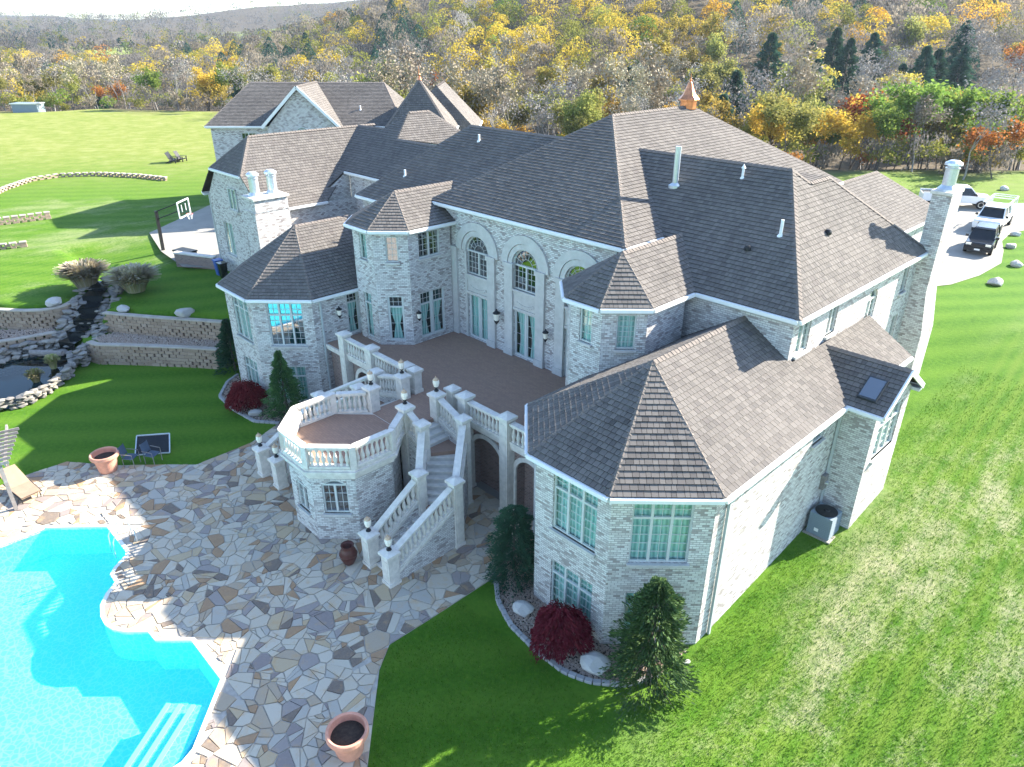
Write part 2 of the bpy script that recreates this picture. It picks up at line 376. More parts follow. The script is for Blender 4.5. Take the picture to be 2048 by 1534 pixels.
# ------------------------------------------------------------------ roofs
SH_E, SH_W, SH_T = .205, .19, .03
SH_MESH = {}
def shingle_piece(wi):
    if wi not in SH_MESH:
        w = wi; mb = MB(); e = SH_E * 1.02; a = .012 + SH_T; b = .012
        mb.mesh([(0, 0, 0), (w, 0, 0), (w, e, 0), (0, e, 0), (0, 0, a), (w, 0, a), (w, e, b), (0, e, b)],
                [(4, 5, 6, 7), (0, 1, 5, 4), (1, 2, 6, 5), (2, 3, 7, 6), (3, 0, 4, 7)])
        me_ = mb.data('shingle', 'shingle_piece'); me_.materials.append(MATS['roof_underlay'])
        for p in me_.polygons[1:]: p.material_index = 1
        SH_MESH[wi] = me_
    return SH_MESH[wi]
EC = [0]
def eave_trim(mg, ms, a, b, out):
    """gutter outside the edge, fascia and soffit box inside it"""
    a, b, out = V(a), V(b), V(out); EC[0] += 1; j = (EC[0] % 7) * .004
    mg.beam(a + out * .065 + V((0, 0, -.075 - j)), b + out * .065 + V((0, 0, -.075 - j)), .12, .12)
    mg.beam(a + out * .045 + V((0, 0, -.012 - j)), b + out * .045 + V((0, 0, -.012 - j)), .09, .022)
    ms.beam(a - out * .16 + V((0, 0, -.15 - j)), b - out * .16 + V((0, 0, -.15 - j)), .31, .12)
def make_roof(parent, planes, singles=0, caps=(), gut='white_trim', name='roof'):
    """planes: (convex polygon [3D, counter-clockwise from above], z of eave line, [indices of edges that carry a gutter])"""
    und = MB(); st = MB(); trims = []; pieces = []
    for pl in planes:
        poly = [V(p) for p in pl[0]]; zr = pl[1]; eav = pl[2] if len(pl) > 2 else [0]
        n = V((0, 0, 0))
        for i in range(len(poly)): n += (poly[i] - poly[0]).cross(poly[(i + 1) % len(poly)] - poly[0])
        n.normalize()
        if n.z < 0: poly.reverse(); n = -n
        und.face(poly); und.face([p - V((0, 0, .05)) for p in reversed(poly)])
        for i in range(len(poly)):
            p, q = poly[i], poly[(i + 1) % len(poly)]; und.face([p - V((0, 0, .05)), q - V((0, 0, .05)), q, p])
        g = V((-n.x, -n.y, 0)); g.normalize(); A = V((g.y, -g.x, 0)); B = n.cross(A); 
        if B.z < 0: A = -A; B = n.cross(A)
        s = B.z; o = poly[0].copy(); o = o + B * ((zr - o.z) / s); o = o - A * (o.dot(A))
        if A.cross(B).dot(n) < 0: A = -A
        P = [((p - o).dot(A), (p - o).dot(B)) for p in poly]
        if area2(P) < 0: P.reverse()
        E_ = [(P[i], P[(i + 1) % len(P)]) for i in range(len(P))]
        hp = [((q[1] - p[1]), -(q[0] - p[0]), (q[1] - p[1]) * p[0] - (q[0] - p[0]) * p[1]) for p, q in E_]
        b0 = min(p[1] for p in P); b1 = max(p[1] for p in P); r0 = int(math.floor((b0 + .001) / SH_E)); r1 = int(math.ceil(b1 / SH_E))
        for r in range(r0, r1):
            lo, hi = r * SH_E, (r + 1) * SH_E
            strip = clip_poly(clip_poly(P, 0, 1, hi), 0, -1, -lo)
            if len(strip) < 3: continue
            a0 = min(p[0] for p in strip); a1 = max(p[0] for p in strip); rr = random.Random(r * 7919 + int(abs(zr) * 100))
            a = a0 - rr.random() * .2
            while a < a1:
                w = rr.choice((.15, .17, .19, .21, .24)); c = [(a + .006, lo), (a + w - .006, lo), (a + w - .006, hi + .004), (a + .006, hi + .004)]
                full = all(h[0] * p[0] + h[1] * p[1] <= h[2] + 1e-5 for p in c for h in hp)
                a_ = a; a += w
                if not full:
                    for h in hp: 
                        c = clip_poly(c, *h)
                        if len(c) < 3: break
                    if len(c) < 3 or abs(area2(c)) < .0015: continue
                elif singles:
                    pieces.append((o + A * (a_ + .006) + B * lo, round(w - .012, 3), A, B, n)); continue
                j = random.random() * .006; m = len(c)
                top = [o + A * p[0] + B * p[1] + n * (.012 + j + SH_T * (1 - (p[1] - lo) / SH_E)) for p in c]
                bot = [o + A * p[0] + B * p[1] for p in c]
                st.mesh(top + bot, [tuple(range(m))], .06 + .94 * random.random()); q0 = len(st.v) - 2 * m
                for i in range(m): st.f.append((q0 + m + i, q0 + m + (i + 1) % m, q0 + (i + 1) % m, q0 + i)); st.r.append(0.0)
        poly2 = pl[0]
        for i in eav:
            p, q = V(poly2[i]), V(poly2[(i + 1) % len(poly2)]); mg, ms = MB(), MB(); eave_trim(mg, ms, p, q, -g); trims.append((mg, ms))
    rf = obj(name, und, 'roof_underlay', parent)
    if pieces:
        cp = cam.location; pieces.sort(key=lambda t: (t[0] - cp).length)
        for k, (p, w, A, B, n) in enumerate(pieces):
            if k < singles:
                o_ = bpy.data.objects.new('shingle', shingle_piece(w)); COL.objects.link(o_); o_.parent = rf
                M = Matrix((A, B, n)).transposed().to_4x4(); M.translation = p - wloc(rf) + n * (random.random() * .006); o_.matrix_local = M
            else:
                e = SH_E * 1.02; j = random.random() * .006
                c = [(0, 0), (w, 0), (w, e), (0, e)]
                top = [p + A * x + B * y + n * (.012 + j + SH_T * (1 - y / SH_E)) for x, y in c]; bot = [p + A * x + B * y for x, y in c]
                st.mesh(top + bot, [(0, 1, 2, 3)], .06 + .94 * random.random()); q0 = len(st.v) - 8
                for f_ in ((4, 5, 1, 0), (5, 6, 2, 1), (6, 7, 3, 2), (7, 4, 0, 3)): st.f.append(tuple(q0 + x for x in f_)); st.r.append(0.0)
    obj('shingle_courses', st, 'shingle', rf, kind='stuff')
    cp_ = MB()
    for a, b in caps:
        a, b = V(a), V(b); L = (b - a).length; t = (b - a) / L; k = max(1, int(L / .19)); h = t.cross(V((0, 0, 1))).normalized()
        for i in range(k):
            p = a + t * (L * i / k); q = a + t * (L * (i + 1.15) / k); up = V((0, 0, .038 + .004 * (i % 2)))
            wd = .15; dr = V((0, 0, -.075))
            P1 = [p - h * wd + up + dr, p + up + V((0, 0, .02)), p + h * wd + up + dr]; P2 = [q - h * wd + up + dr - V((0, 0, .018)), q + up, q + h * wd + up + dr - V((0, 0, .018))]
            lo_ = V((0, 0, -.05))
            cp_.mesh(P1 + P2 + [P1[0] + lo_, P1[2] + lo_], [(0, 1, 4, 3), (1, 2, 5, 4), (6, 7, 2, 1, 0)])
    obj('ridge_caps', cp_, 'roof_cap', rf)
    for mg, ms in trims: obj('gutter', mg, gut, rf); obj('soffit', ms, 'soffit', rf)
    return rf

# ------------------------------------------------------------------ walls with real openings
def basis(p0, p1):
    p0, p1 = V((p0[0], p0[1], 0)), V((p1[0], p1[1], 0)); t = (p1 - p0).normalized(); return p0, t, V((t.y, -t.x, 0)), (p1 - p0).length
def wall(mb, p0, p1, z0, z1, ops=(), depth=.16):
    o, t, n, L = basis(p0, p1)
    us = sorted({0, L} | {u for a in ops for u in a[:2]}); vs = sorted({z0, z1} | {v for a in ops for v in a[2:4]})
    P = lambda u, v, d=0: o + t * u - n * d + V((0, 0, v))
    for i in range(len(us) - 1):
        for j in range(len(vs) - 1):
            uc, vc = (us[i] + us[i + 1]) / 2, (vs[j] + vs[j + 1]) / 2
            if any(a[0] < uc < a[1] and a[2] < vc < a[3] for a in ops): continue
            mb.face([P(us[i], vs[j]), P(us[i + 1], vs[j]), P(us[i + 1], vs[j + 1]), P(us[i], vs[j + 1])])
    for a in ops:
        u0, u1, v0, v1 = a[:4]; rise = a[4] if len(a) > 4 else 0
        arc = arch_pts(u0, u1, v1, rise); path = [(u1, v0)] + arc + [(u0, v0)]
        for q in range(len(path)):
            x, y = path[q], path[(q + 1) % len(path)]
            mb.face([P(*x), P(*x, depth), P(*y, depth), P(*y)])
        if rise:
            m = len(arc) // 2
            for k in range(len(arc) - 1):
                cu = u1 if k < m else u0
                mb.face([P(*arc[k]), P(*arc[k + 1]), P(cu, v1)])
            # top bar between the two fans is the crown itself
def arch_pts(u0, u1, v1, rise):
    """from right jamb to left jamb over the head"""
    if not rise: return [(u1, v1), (u0, v1)]
    w = (u1 - u0) / 2; c = (u0 + u1) / 2; R = (w * w + rise * rise) / (2 * rise); cy = v1 - R; a0 = math.asin(min(1, w / R)); N = 14
    return [(c + R * sin(a0 - 2 * a0 * k / N), cy + R * cos(a0 - 2 * a0 * k / N)) for k in range(N + 1)]
BAR = .03
def window(parent, p0, p1, u0, u1, v0, v1, cols=1, tr=None, grid=(2, 3), tgrid=(2, 1), rise=0, curtain='curtain_teal', glass='window_glass', frame='window_frame', sill=True, setb=.10, tie=False, name='window', door=False):
    o, t, n, L = basis(p0, p1)
    P = lambda u, v, d=0: o + t * u + n * (d - setb) + V((0, 0, v))
    fr = MB(); bars = MB(); F = .055
    def bar(mb, ua, va, ub, vb, w=.05, dep=.06, d=0): mb.beam(P(ua, va, d), P(ub, vb, d), dep, w, up=tuple(n)) if False else mb.beam(P(ua, va, d), P(ub, vb, d), w, dep, up=tuple(n))
    sp = v1 - rise if rise else v1
    bar(fr, u0 + F / 2, v0, u0 + F / 2, sp, F, .08); bar(fr, u1 - F / 2, v0, u1 - F / 2, sp, F, .08)
    bar(fr, u0, v0 + F / 2, u1, v0 + F / 2, F if not door else .16, .085)
    if rise:
        a = arch_pts(u0 + F / 2, u1 - F / 2, v1 - F / 2, rise)
        for k in range(len(a) - 1): bar(fr, *a[k], *a[k + 1], F, .078)
    else: bar(fr, u0, v1 - F / 2, u1, v1 - F / 2, F, .085)
    top = tr if tr else (sp if rise else v1 - F); 
    if tr or rise: bar(fr, u0, top, u1, top, .075, .09)
    cw = (u1 - u0) / cols
    for c in range(1, cols): bar(fr, u0 + c * cw, v0, u0 + c * cw, sp if rise else v1, .085, .092)
    w = obj(name, fr, frame, parent)
    panes = []
    for c in range(cols):
        a, b = u0 + c * cw + .03, u0 + (c + 1) * cw - .03
        tiers = [(v0 + F, top, grid)] + ([(top, v1 - F, tgrid)] if tr else [])
        for (lo, hi, gr) in tiers:
            m = MB(); m.face([P(a, lo, -.02), P(b, lo, -.02), P(b, hi, -.02), P(a, hi, -.02)]); obj('pane', m, glass, w)
            for i in range(1, gr[0]): x = a + (b - a) * i / gr[0]; bar(bars, x, lo, x, hi, .016, .02, -.005)
            for i in range(1, gr[1]): y = lo + (hi - lo) * i / gr[1]; bar(bars, a, y, b, y, .016, .021, -.005)
            if door:
                st_ = MB(); 
                bar(st_, a + .04, lo, a + .04, hi, .09, .05); bar(st_, b - .04, lo, b - .04, hi, .09, .05); obj('sash', st_, frame, w)
    if rise:
        a = arch_pts(u0 + F, u1 - F, v1 - F, rise * .94); m = MB(); m.face([P(x, y, -.02) for x, y in a]); obj('pane', m, glass, w)
        cx = (u0 + u1) / 2
        if rise > .5:
            for rr in (.45, .8):
                q = [(cx + rr * (x - cx), sp + rr * (y - sp)) for x, y in a]
                for k in range(0, len(q) - 1): bar(bars, *q[k], *q[k + 1], .016, .02, -.005)
            for k in range(2, len(a) - 2, 2): bar(bars, cx + .45 * (a[k][0] - cx), sp + .45 * (a[k][1] - sp), *a[k], .016, .02, -.005)
    obj('glazing_bars', bars, 'window_frame', w)
    cu = MB(); hi = (sp if rise else v1)
    if tie and curtain.startswith('curtain'):
        d = -.14; ch = top
        for c in range(cols):
            a, b = u0 + c * cw, u0 + (c + 1) * cw; mx = (a + b) / 2; w2 = cw * (.10 if not door else .14)
            for lo_, hi_, s0, s1 in ((v0, v0 + (ch - v0) * .45, cw * .32, w2), (v0 + (ch - v0) * .45, ch, w2, cw * .46)):
                cu.face([P(mx - s0, lo_, d), P(mx + s0, lo_, d), P(mx + s1, hi_, d), P(mx - s1, hi_, d)])
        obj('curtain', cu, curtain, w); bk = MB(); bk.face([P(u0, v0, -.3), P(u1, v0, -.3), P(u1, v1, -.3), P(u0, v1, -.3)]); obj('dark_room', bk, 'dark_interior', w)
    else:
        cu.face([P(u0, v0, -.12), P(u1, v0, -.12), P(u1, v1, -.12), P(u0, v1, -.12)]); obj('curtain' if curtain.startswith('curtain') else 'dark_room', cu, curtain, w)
    if sill:
        s = MB(); q = setb; s.beam(P(u0 - .06, v0 - .05, q), P(u1 + .06, v0 - .05, q), .10, .22, up=tuple(n)); obj('sill', s, 'limestone', w)
    return w
def facewins(parent, mb, p0, p1, z0, z1, wins):
    """wins: dicts for window(); cuts the holes and puts the windows in"""
    wall(mb, p0, p1, z0, z1, [(w['u0'], w['u1'], w['v0'], w['v1'], w.get('rise', 0)) for w in wins])
    for w in wins: window(parent, p0, p1, **w)
def D(u0, u1, v0, v1, **k): return dict(u0=u0, u1=u1, v0=v0, v1=v1, **k)

# ------------------------------------------------------------------ the mansion
T = 3.4
house = thing('mansion', 'large whitewashed brick mansion with brown shingle hip roofs and bay towers', 'house', (-23, 24, 0))
def octa(xl, xr, yf, leg): return [(xl, yf + leg), (xl + leg, yf), (xr - leg, yf), (xr, yf + leg)]

# --- bay wing beside the lawn
wm = MB(); W = octa(-15.51, -8.09, 13.93, 2.17)
big = dict(cols=3, tr=5.05, grid=(2, 5), tgrid=(2, 2)); low = dict(cols=3, tr=1.62, grid=(2, 4), tgrid=(2, 2))
wall(wm, (-15.51, 24), W[0], -.3, 5.9); wall(wm, W[0], W[1], -.3, 5.9)
facewins(house, wm, W[1], W[2], -.3, 5.9, [D(.78, 2.58, 3.45, 5.62, **big), D(.78, 2.58, .2, 2.15, **low)])
facewins(house, wm, W[2], W[3], -.3, 5.9, [D(.64, 2.44, 3.40, 5.70, **big), D(.64, 2.44, .2, 2.2, **low)])
facewins(house, wm, W[3], (-8.09, 30.2), -.3, 5.9, [D(6.3, 7.15, 4.9, 5.55, cols=1, grid=(2, 1), curtain='dark_interior')])
wall(wm, (-8.09, 30.2), (-16, 30.2), -.3, 5.9)
wm.face([(-9.9, 30.2, 5.9), (-8.09, 30.2, 5.9), (-9.9, 30.2, 7.3)])
obj('wall', wm, 'whitewashed_brick', house)
E0, E1, E2, E3 = [(p[0], p[1], 6.0) for p in octa(-15.76, -7.84, 13.68, 2.32)]; A = (-11.8, 17.64, 8.47); R_ = (-11.8, 23.5, 8.47)
make_roof(house, [([E1, E2, A], 6), ([E2, E3, A], 6), ([E0, E1, A], 6), ([E3, (-7.84, 23.5, 6), R_, A], 6), ([(-7.84, 23.5, 6), (-7.84, 30.3, 6), (-9.8, 30.3, 7.222), (-9.8, 23.5, 7.222)], 6),
                  ([(-15.76, 24, 6), E0, A, (-11.8, 24, 8.47)], 6)], singles=300,
          caps=[(E0, A), (E1, A), (E2, A), (E3, A), (A, R_)])
# projecting gable with skylight
gm = MB(); wall(gm, (-8.09, 24.45), (-6.85, 24.45), -.3, 5.9)
facewins(house, gm, (-6.85, 24.45), (-6.85, 27.65), -.3, 5.9, [D(.55, 2.6, 3.7, 5.6, cols=3, tr=5.0, grid=(2, 4), tgrid=(2, 1), curtain='curtain_pale')])
gm.face([(-6.85, 24.45, 5.9), (-6.85, 27.65, 5.9), (-6.85, 26.05, 7.0)]); wall(gm, (-6.85, 27.65), (-8.09, 27.65), -.3, 5.9)
obj('wall', gm, 'whitewashed_brick', house)
bump = make_roof(house, [([(-7.86, 24.18, 5.99), (-6.55, 24.18, 5.99), (-6.55, 26.05, 7.157), (-9.72, 26.05, 7.157)], 5.99), ([(-6.55, 27.92, 5.99), (-7.86, 27.92, 5.99), (-9.72, 26.05, 7.157), (-6.55, 26.05, 7.157)], 5.99)],
                 caps=[((-9.7, 26.05, 7.157), (-6.6, 26.05, 7.157))])
rk = MB()
for y in (24.18, 27.92): rk.beam((-6.53, y, 5.93), (-6.53, 26.05, 7.10), .06, .2)
obj('rake_board', rk, 'white_trim', bump)
def on_roof(fx, p): return fx
sk = MB(); nrm = V((0, -.529, .848)); c0 = V((-7.35, 24.95, 6.47)); ax = V((1, 0, 0)); ay = V((0, .848, .529)); sk_c = MB()
P_ = [c0 + ax * a + ay * b for a, b in ((-.33, -.5), (.33, -.5), (.33, .5), (-.33, .5))]
sk.mesh([p for p in P_] + [p + nrm * .14 for p in P_], [(0, 1, 5, 4), (1, 2, 6, 5), (2, 3, 7, 6), (3, 0, 4, 7), (4, 5, 6, 7)])
so_ = obj('skylight', sk, 'dark_frame', bump); sg = MB(); sg.face([c0 + (p - c0) * .86 + nrm * .15 for p in P_]); obj('pane', sg, 'mirror_glass', so_)

# --- tall right block
rm = MB(); wall(rm, (-17.0, 23.33), (-9.9, 23.33), 3, 8.95)
facewins(house, rm, (-9.9, 23.33), (-9.9, 35.4), 2, 8.95, [D(.45, 1.45, 7.35, 8.5, cols=2, grid=(2, 4), curtain='curtain_pale'), D(2.95, 3.75, 7.4, 8.6, cols=2, grid=(2, 4), curtain='dark_interior'),
     D(6.75, 7.75, 6.95, 8.3, cols=2, grid=(1, 3), rise=.45, curtain='curtain_pale'), D(10.5, 11.1, 7.3, 8.6, cols=1, grid=(2, 4), curtain='dark_interior'), D(10.5, 11.1, 4.4, 6.2, cols=1, grid=(2, 4), curtain='dark_interior')])
wall(rm, (-9.9, 35.4), (-16.5, 35.4), 2, 8.95)
obj('wall', rm, 'whitewashed_brick', house)
ap = (-13.5, 28.8, 12.9)
rr_roof = make_roof(house, [([(-17.05, 23.08, 9), (-9.66, 23.08, 9), ap, (-17.05, 28.8, 12.9)], 9), ([(-17.05, 24.95, 10.27), (-17.05, 28.8, 12.9), (-21.4, 28.8, 12.9)], 9, []),
     ([(-9.66, 23.08, 9), (-9.66, 29.4, 9), (-12.98, 29.45, 12.37), ap], 9), ([(-9.66, 29.4, 9), (-9.66, 35.6, 9), (-12.98, 31.25, 12.37), (-12.98, 29.45, 12.37)], 9),
     ([(-9.66, 35.6, 9), (-18, 35.6, 9), (-18, 31.25, 12.37), (-12.98, 31.25, 12.37)], 9), ([ap, (-13.5, 30.2, 11.95), (-21.4, 30.2, 11.95), (-21.4, 28.8, 12.9)], 9, []), ([(-12.98, 29.45, 12.37), (-12.98, 31.25, 12.37), (-20.6, 31.25, 12.40), (-20.6, 29.45, 12.40)], 9, [])],
     caps=[((-9.66, 23.08, 9), ap), (ap, (-21.4, 28.8, 12.9)), ((-9.66, 35.6, 9), (-12.98, 31.25, 12.37)), ((-12.98, 29.45, 12.37), ap), ((-12.98, 29.45, 12.37), (-12.98, 31.25, 12.37))])
# --- centre block: terrace front with three arched windows
cm = MB(); cw_ = []
for i, xc in enumerate((-25.95, -22.6, -19.25)):
    u = xc + 29.0
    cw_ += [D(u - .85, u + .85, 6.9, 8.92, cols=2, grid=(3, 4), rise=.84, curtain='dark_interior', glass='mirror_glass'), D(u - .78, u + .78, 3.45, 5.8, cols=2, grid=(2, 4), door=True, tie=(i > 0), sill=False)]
facewins(house, cm, (-29.0, 22.66), (-16.98, 22.66), 3.2, 10.2, cw_)
wall(cm, (-16.98, 22.66), (-16.98, 41.5), 3, 10.2); wall(cm, (-29, 34), (-29, 22.66), 3, 10.2); wall(cm, (-16.98, 41.5), (-29, 41.5), 3, 10.2)
obj('wall', cm, 'whitewashed_brick', house)
M_, N_ = (-23.4, 29.4, 14.22), (-23.4, 36.2, 14.22)
c1, c2, c3, c4 = (-29.2, 22.36, 10.25), (-16.75, 22.36, 10.25), (-16.75, 42.2, 10.25), (-29.2, 42.2, 10.25)
centre_roof = make_roof(house, [([c1, c2, M_], 10.25), ([c2, c3, N_, M_], 10.25), ([c3, c4, N_], 10.25), ([c4, c1, M_, N_], 10.25)], caps=[(c1, M_), (c2, M_), (M_, N_), (c3, N_), (c4, N_)])
# limestone surround of the terrace front: pilasters, arches, impost band, plinth, swag panels
ls = MB()
for x in (-27.75, -24.9, -23.65, -21.55, -20.3, -18.2):
    ls.box(x - .27, x + .27, 22.53, 22.655, 3.4, 8.0); ls.box(x - .31, x + .31, 22.48, 22.656, 3.41, 3.75); ls.box(x - .33, x + .33, 22.47, 22.657, 7.92, 8.14)
for xc in (-25.95, -22.6, -19.25):
    for R0, R1, dep in ((.86, 1.12, .07), (1.14, 1.55, .11)):
        for k in range(18):
            a0, a1 = pi * k / 18, pi * (k + 1) / 18
            q = [(xc + r * cos(a), 8.08 + r * sin(a) * (.98)) for r, a in ((R0, a0), (R1, a0), (R1, a1), (R0, a1))]
            f = [(x, 22.655 - dep, z) for x, z in q]; b = [(x, 22.654, z) for x, z in q]
            ls.mesh(f + b, [(0, 1, 2, 3), (0, 4, 5, 1), (2, 6, 7, 3), (3, 7, 4, 0), (1, 5, 6, 2)])
    ls.box(xc - .80, xc + .80, 22.632, 22.6535, 5.99, 6.61); ls.box(xc - .86, xc + .86, 22.60, 22.653, 6.62, 6.78); ls.box(xc - .86, xc + .86, 22.59, 22.652, 5.86, 5.98)
    ls.box(xc - .95, xc - .80, 22.585, 22.651, 3.42, 8.05); ls.box(xc + .80, xc + .95, 22.585, 22.651, 3.42, 8.05)
    for k in range(9):
        a = (k - 4) / 4.5; ls.box(xc + a * .62 - .07, xc + a * .62 + .07, 22.60, 22.65, 6.28 - .16 * (1 - a * a) - .05, 6.28 - .16 * (1 - a * a) + .07)
obj('stone_surround', ls, 'limestone', house)
# --- left back block and the valley roofs behind it
lm = MB(); wall(lm, (-35.85, 34), (-35.85, 22.6), 3, 9.45)
facewins(house, lm, (-35.85, 22.6), (-28.5, 22.6), 3, 9.45, [D(.5, 1.3, 7.3, 9.0, cols=1, grid=(2, 4)), D(.5, 1.3, 5.6, 7.0, cols=1, grid=(2, 3))])
obj('wall', lm, 'whitewashed_brick', house)
l1, l2, l3 = (-36.1, 22.35, 9.5), (-32.8, 28.3, 13.05), (-25.0, 28.3, 13.05)
lb_roof = make_roof(house, [([l1, (-29.05, 22.35, 9.5), (-25.0, 27.0, 12.275), l3, l2], 9.5), ([(-36.1, 34.2, 9.5), l1, l2], 9.5), ([(-25, 34.2, 9.5), (-36.1, 34.2, 9.5), l2, l3], 9.5)], caps=[(l1, l2), (l2, l3)])
vm = MB()
facewins(house, vm, (-41.66, 25.44), (-30, 25.44), 3, 9.72, [D(1.6, 2.6, 6.6, 8.9, cols=1, grid=(2, 5))])
vm.face([(-41.67, 23.0, 7.5), (-41.67, 25.43, 7.5), (-41.67, 25.43, 9.85), (-41.67, 23.3, 8.5)])
obj('wall', vm, 'whitewashed_brick', house)
lv = lambda x, y: (x, y, 12 + .63 * (y - 28.66))
t1, t2, t3 = lv(-41.35, 30.28), (-41.2, 31.85, 13.02), lv(-39.75, 28.1)
make_roof(house, [([lv(-41.7, 25.15), lv(-30, 25.15), lv(-30, 28.05), t3], 9.79), ([lv(-45.4, 28.66), lv(-41.7, 25.15), t3, lv(-42.1, 28.76)], 9.79, []), ([lv(-42.1, 28.76), t3, t1], 9.79, []),
     ([lv(-41.67, 23.55), lv(-41.67, 25.17), lv(-45.4, 28.66)], 9.79, []),
     ([t3, (-37.6, 34.2, 10.6), t2, t1], 8, []), ([lv(-30, 28.05), t3, (-39.8, 34, 8.2), (-30, 34, 8.2)], 8, []), ([t1, lv(-42.1, 28.76), (-45, 34, 10), t2], 8, []), ([t2, (-37.6, 34.2, 10.6), (-45, 36, 9.8)], 8, [])],
     caps=[(t1, t2), (t3, lv(-30, 28.05)), (t2, (-37.6, 34.2, 10.6)), (lv(-45.4, 28.66), lv(-42.1, 28.76))])
# --- chimney wing on the far left
km = MB(); gab = MB()
facewins(house, km, (-48.95, 19), (-41.15, 19), 2.5, 8.2, [D(1.45, 2.75, 4.35, 6.55, cols=2, grid=(2, 5), curtain='curtain_pale'), D(4.9, 5.6, 4.45, 6.45, cols=1, grid=(2, 5), curtain='dark_interior')])
wall(km, (-41.15, 19), (-41.15, 30), 2.5, 8.2); wall(km, (-48.95, 30), (-48.95, 19), 2.5, 8.2)
km.face([(-48.95, 19, 8.2), (-41.15, 19, 8.2), (-43.15, 19, 10.1), (-47.2, 19, 10.1)])
obj('wall', km, 'whitewashed_brick', house)
window(house, (-48.95, 18.93), (-41.15, 18.93), 3.2, 4.3, 7.65, 9.0, cols=2, grid=(1, 2), curtain='curtain_pale', setb=.02)
k1, k2 = (-45.2, 20.6, 12.0), (-45.2, 30.0, 12.0)
make_roof(house, [([(-40.95, 18.72, 8.25), (-40.95, 23.2, 8.25), k2, k1, (-43.0, 18.72, 10.06)], 8.25), ([(-49.45, 30, 8.25), (-49.45, 18.72, 8.25), (-47.4, 18.72, 10.06), k1, k2], 8.25),
     ([(-47.4, 18.72, 10.06), (-43.0, 18.72, 10.06), k1], 10.06)], caps=[(k1, k2), ((-47.4, 18.72, 10.06), k1), ((-43.0, 18.72, 10.06), k1)])
# --- pond side bay wing
om = MB(); W = octa(-38.67, -31.25, 14.0, 2.17)
wall(om, (-38.67, 23), W[0], -.3, 5.9); wall(om, W[0], W[1], -.3, 5.9)
facewins(house, om, W[1], W[2], -.3, 5.9, [D(.8, 2.6, 3.35, 5.62, **big), D(.95, 2.5, .3, 2.2, **low)])
facewins(house, om, W[2], W[3], -.3, 5.9, [D(.75, 2.55, 3.38, 5.70, glass='mirror_glass', **big), D(.7, 2.3, .2, 2.2, **low)])
facewins(house, om, W[3], (-31.25, 19.2), -.3, 5.9, [D(1.95, 2.72, 3.45, 5.68, cols=1, tr=5.2, grid=(2, 4), tgrid=(3, 2), door=True, tie=True, sill=False)])
wall(om, (-31.25, 19.2), (-31.25, 23), 3, 5.9)
obj('wall', om, 'whitewashed_brick', house)
E0, E1, E2, E3 = [(p[0], p[1], 6.0) for p in octa(-38.92, -31.0, 13.76, 2.32)]; A = (-34.96, 17.7, 8.69); R_ = (-34.96, 23.2, 8.69)
make_roof(house, [([E1, E2, A], 6), ([E2, E3, A], 6), ([E0, E1, A], 6), ([E3, (-31.0, 23.2, 6), R_, A], 6), ([(-38.92, 23.2, 6), E0, A, R_], 6)], caps=[(E0, A), (E1, A), (E2, A), (E3, A), (A, R_)])
# --- bay towers at both ends of the terrace
def tower(cx, cy, half, leg, ze, za, yback, zb, wins):
    m = MB(); h = half - .26; lg = leg * h / half; w = octa(cx - h, cx + h, cy - h, lg); z1 = ze - .05
    wall(m, (cx - h, yback - 1.5), w[0], zb, z1)
    for i, (a, b) in enumerate(((w[0], w[1]), (w[1], w[2]), (w[2], w[3]), (w[3], (cx + h, yback - .2)))): facewins(house, m, a, b, zb, z1, wins[i])
    obj('wall', m, 'whitewashed_brick', house)
    e = [(p[0], p[1], ze) for p in octa(cx - half, cx + half, cy - half, leg)]; a = (cx, cy, za); r = (cx, yback + 2.4, za)
    sl_ = (za - ze) / half
    return make_roof(house, [([e[1], e[2], a], ze), ([e[2], e[3], a], ze), ([e[0], e[1], a], ze), ([e[3], (cx + half, yback, ze), r, a], ze), ([(cx - half, yback, ze), e[0], a, r], ze)], caps=[(q, a) for q in e] + [(a, r)])
tower(-29.94, 20.72, 2.34, 1.37, 9.42, 10.78, 22.7, 3.0,
      [[D(.5, 1.2, 7.75, 9.05, cols=1, grid=(2, 4))], [D(.55, 1.15, 7.75, 9.05, cols=1, grid=(2, 4)), D(.5, 1.15, 3.6, 6.0, cols=1, tr=5.45, grid=(2, 4), tgrid=(2, 2), sill=False)],
       [D(.62, 1.22, 7.78, 9.05, cols=1, grid=(2, 4), glass='mirror_glass'), D(.48, 1.32, 3.62, 6.02, cols=1, tr=5.45, grid=(2, 4), tgrid=(3, 2), door=True, tie=True, sill=False)],
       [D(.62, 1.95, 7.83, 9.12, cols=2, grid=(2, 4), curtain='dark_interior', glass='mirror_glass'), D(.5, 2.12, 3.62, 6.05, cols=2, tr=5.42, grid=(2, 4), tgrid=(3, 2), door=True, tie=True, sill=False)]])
tower(-16.05, 21.26, 2.2, 1.34, 9.0, 10.44, 23.1, 3.0,
      [[], [D(.45, 1.05, 7.33, 8.68, cols=1, grid=(2, 4))], [D(.55, 1.28, 7.28, 8.65, cols=1, grid=(3, 6))], []])
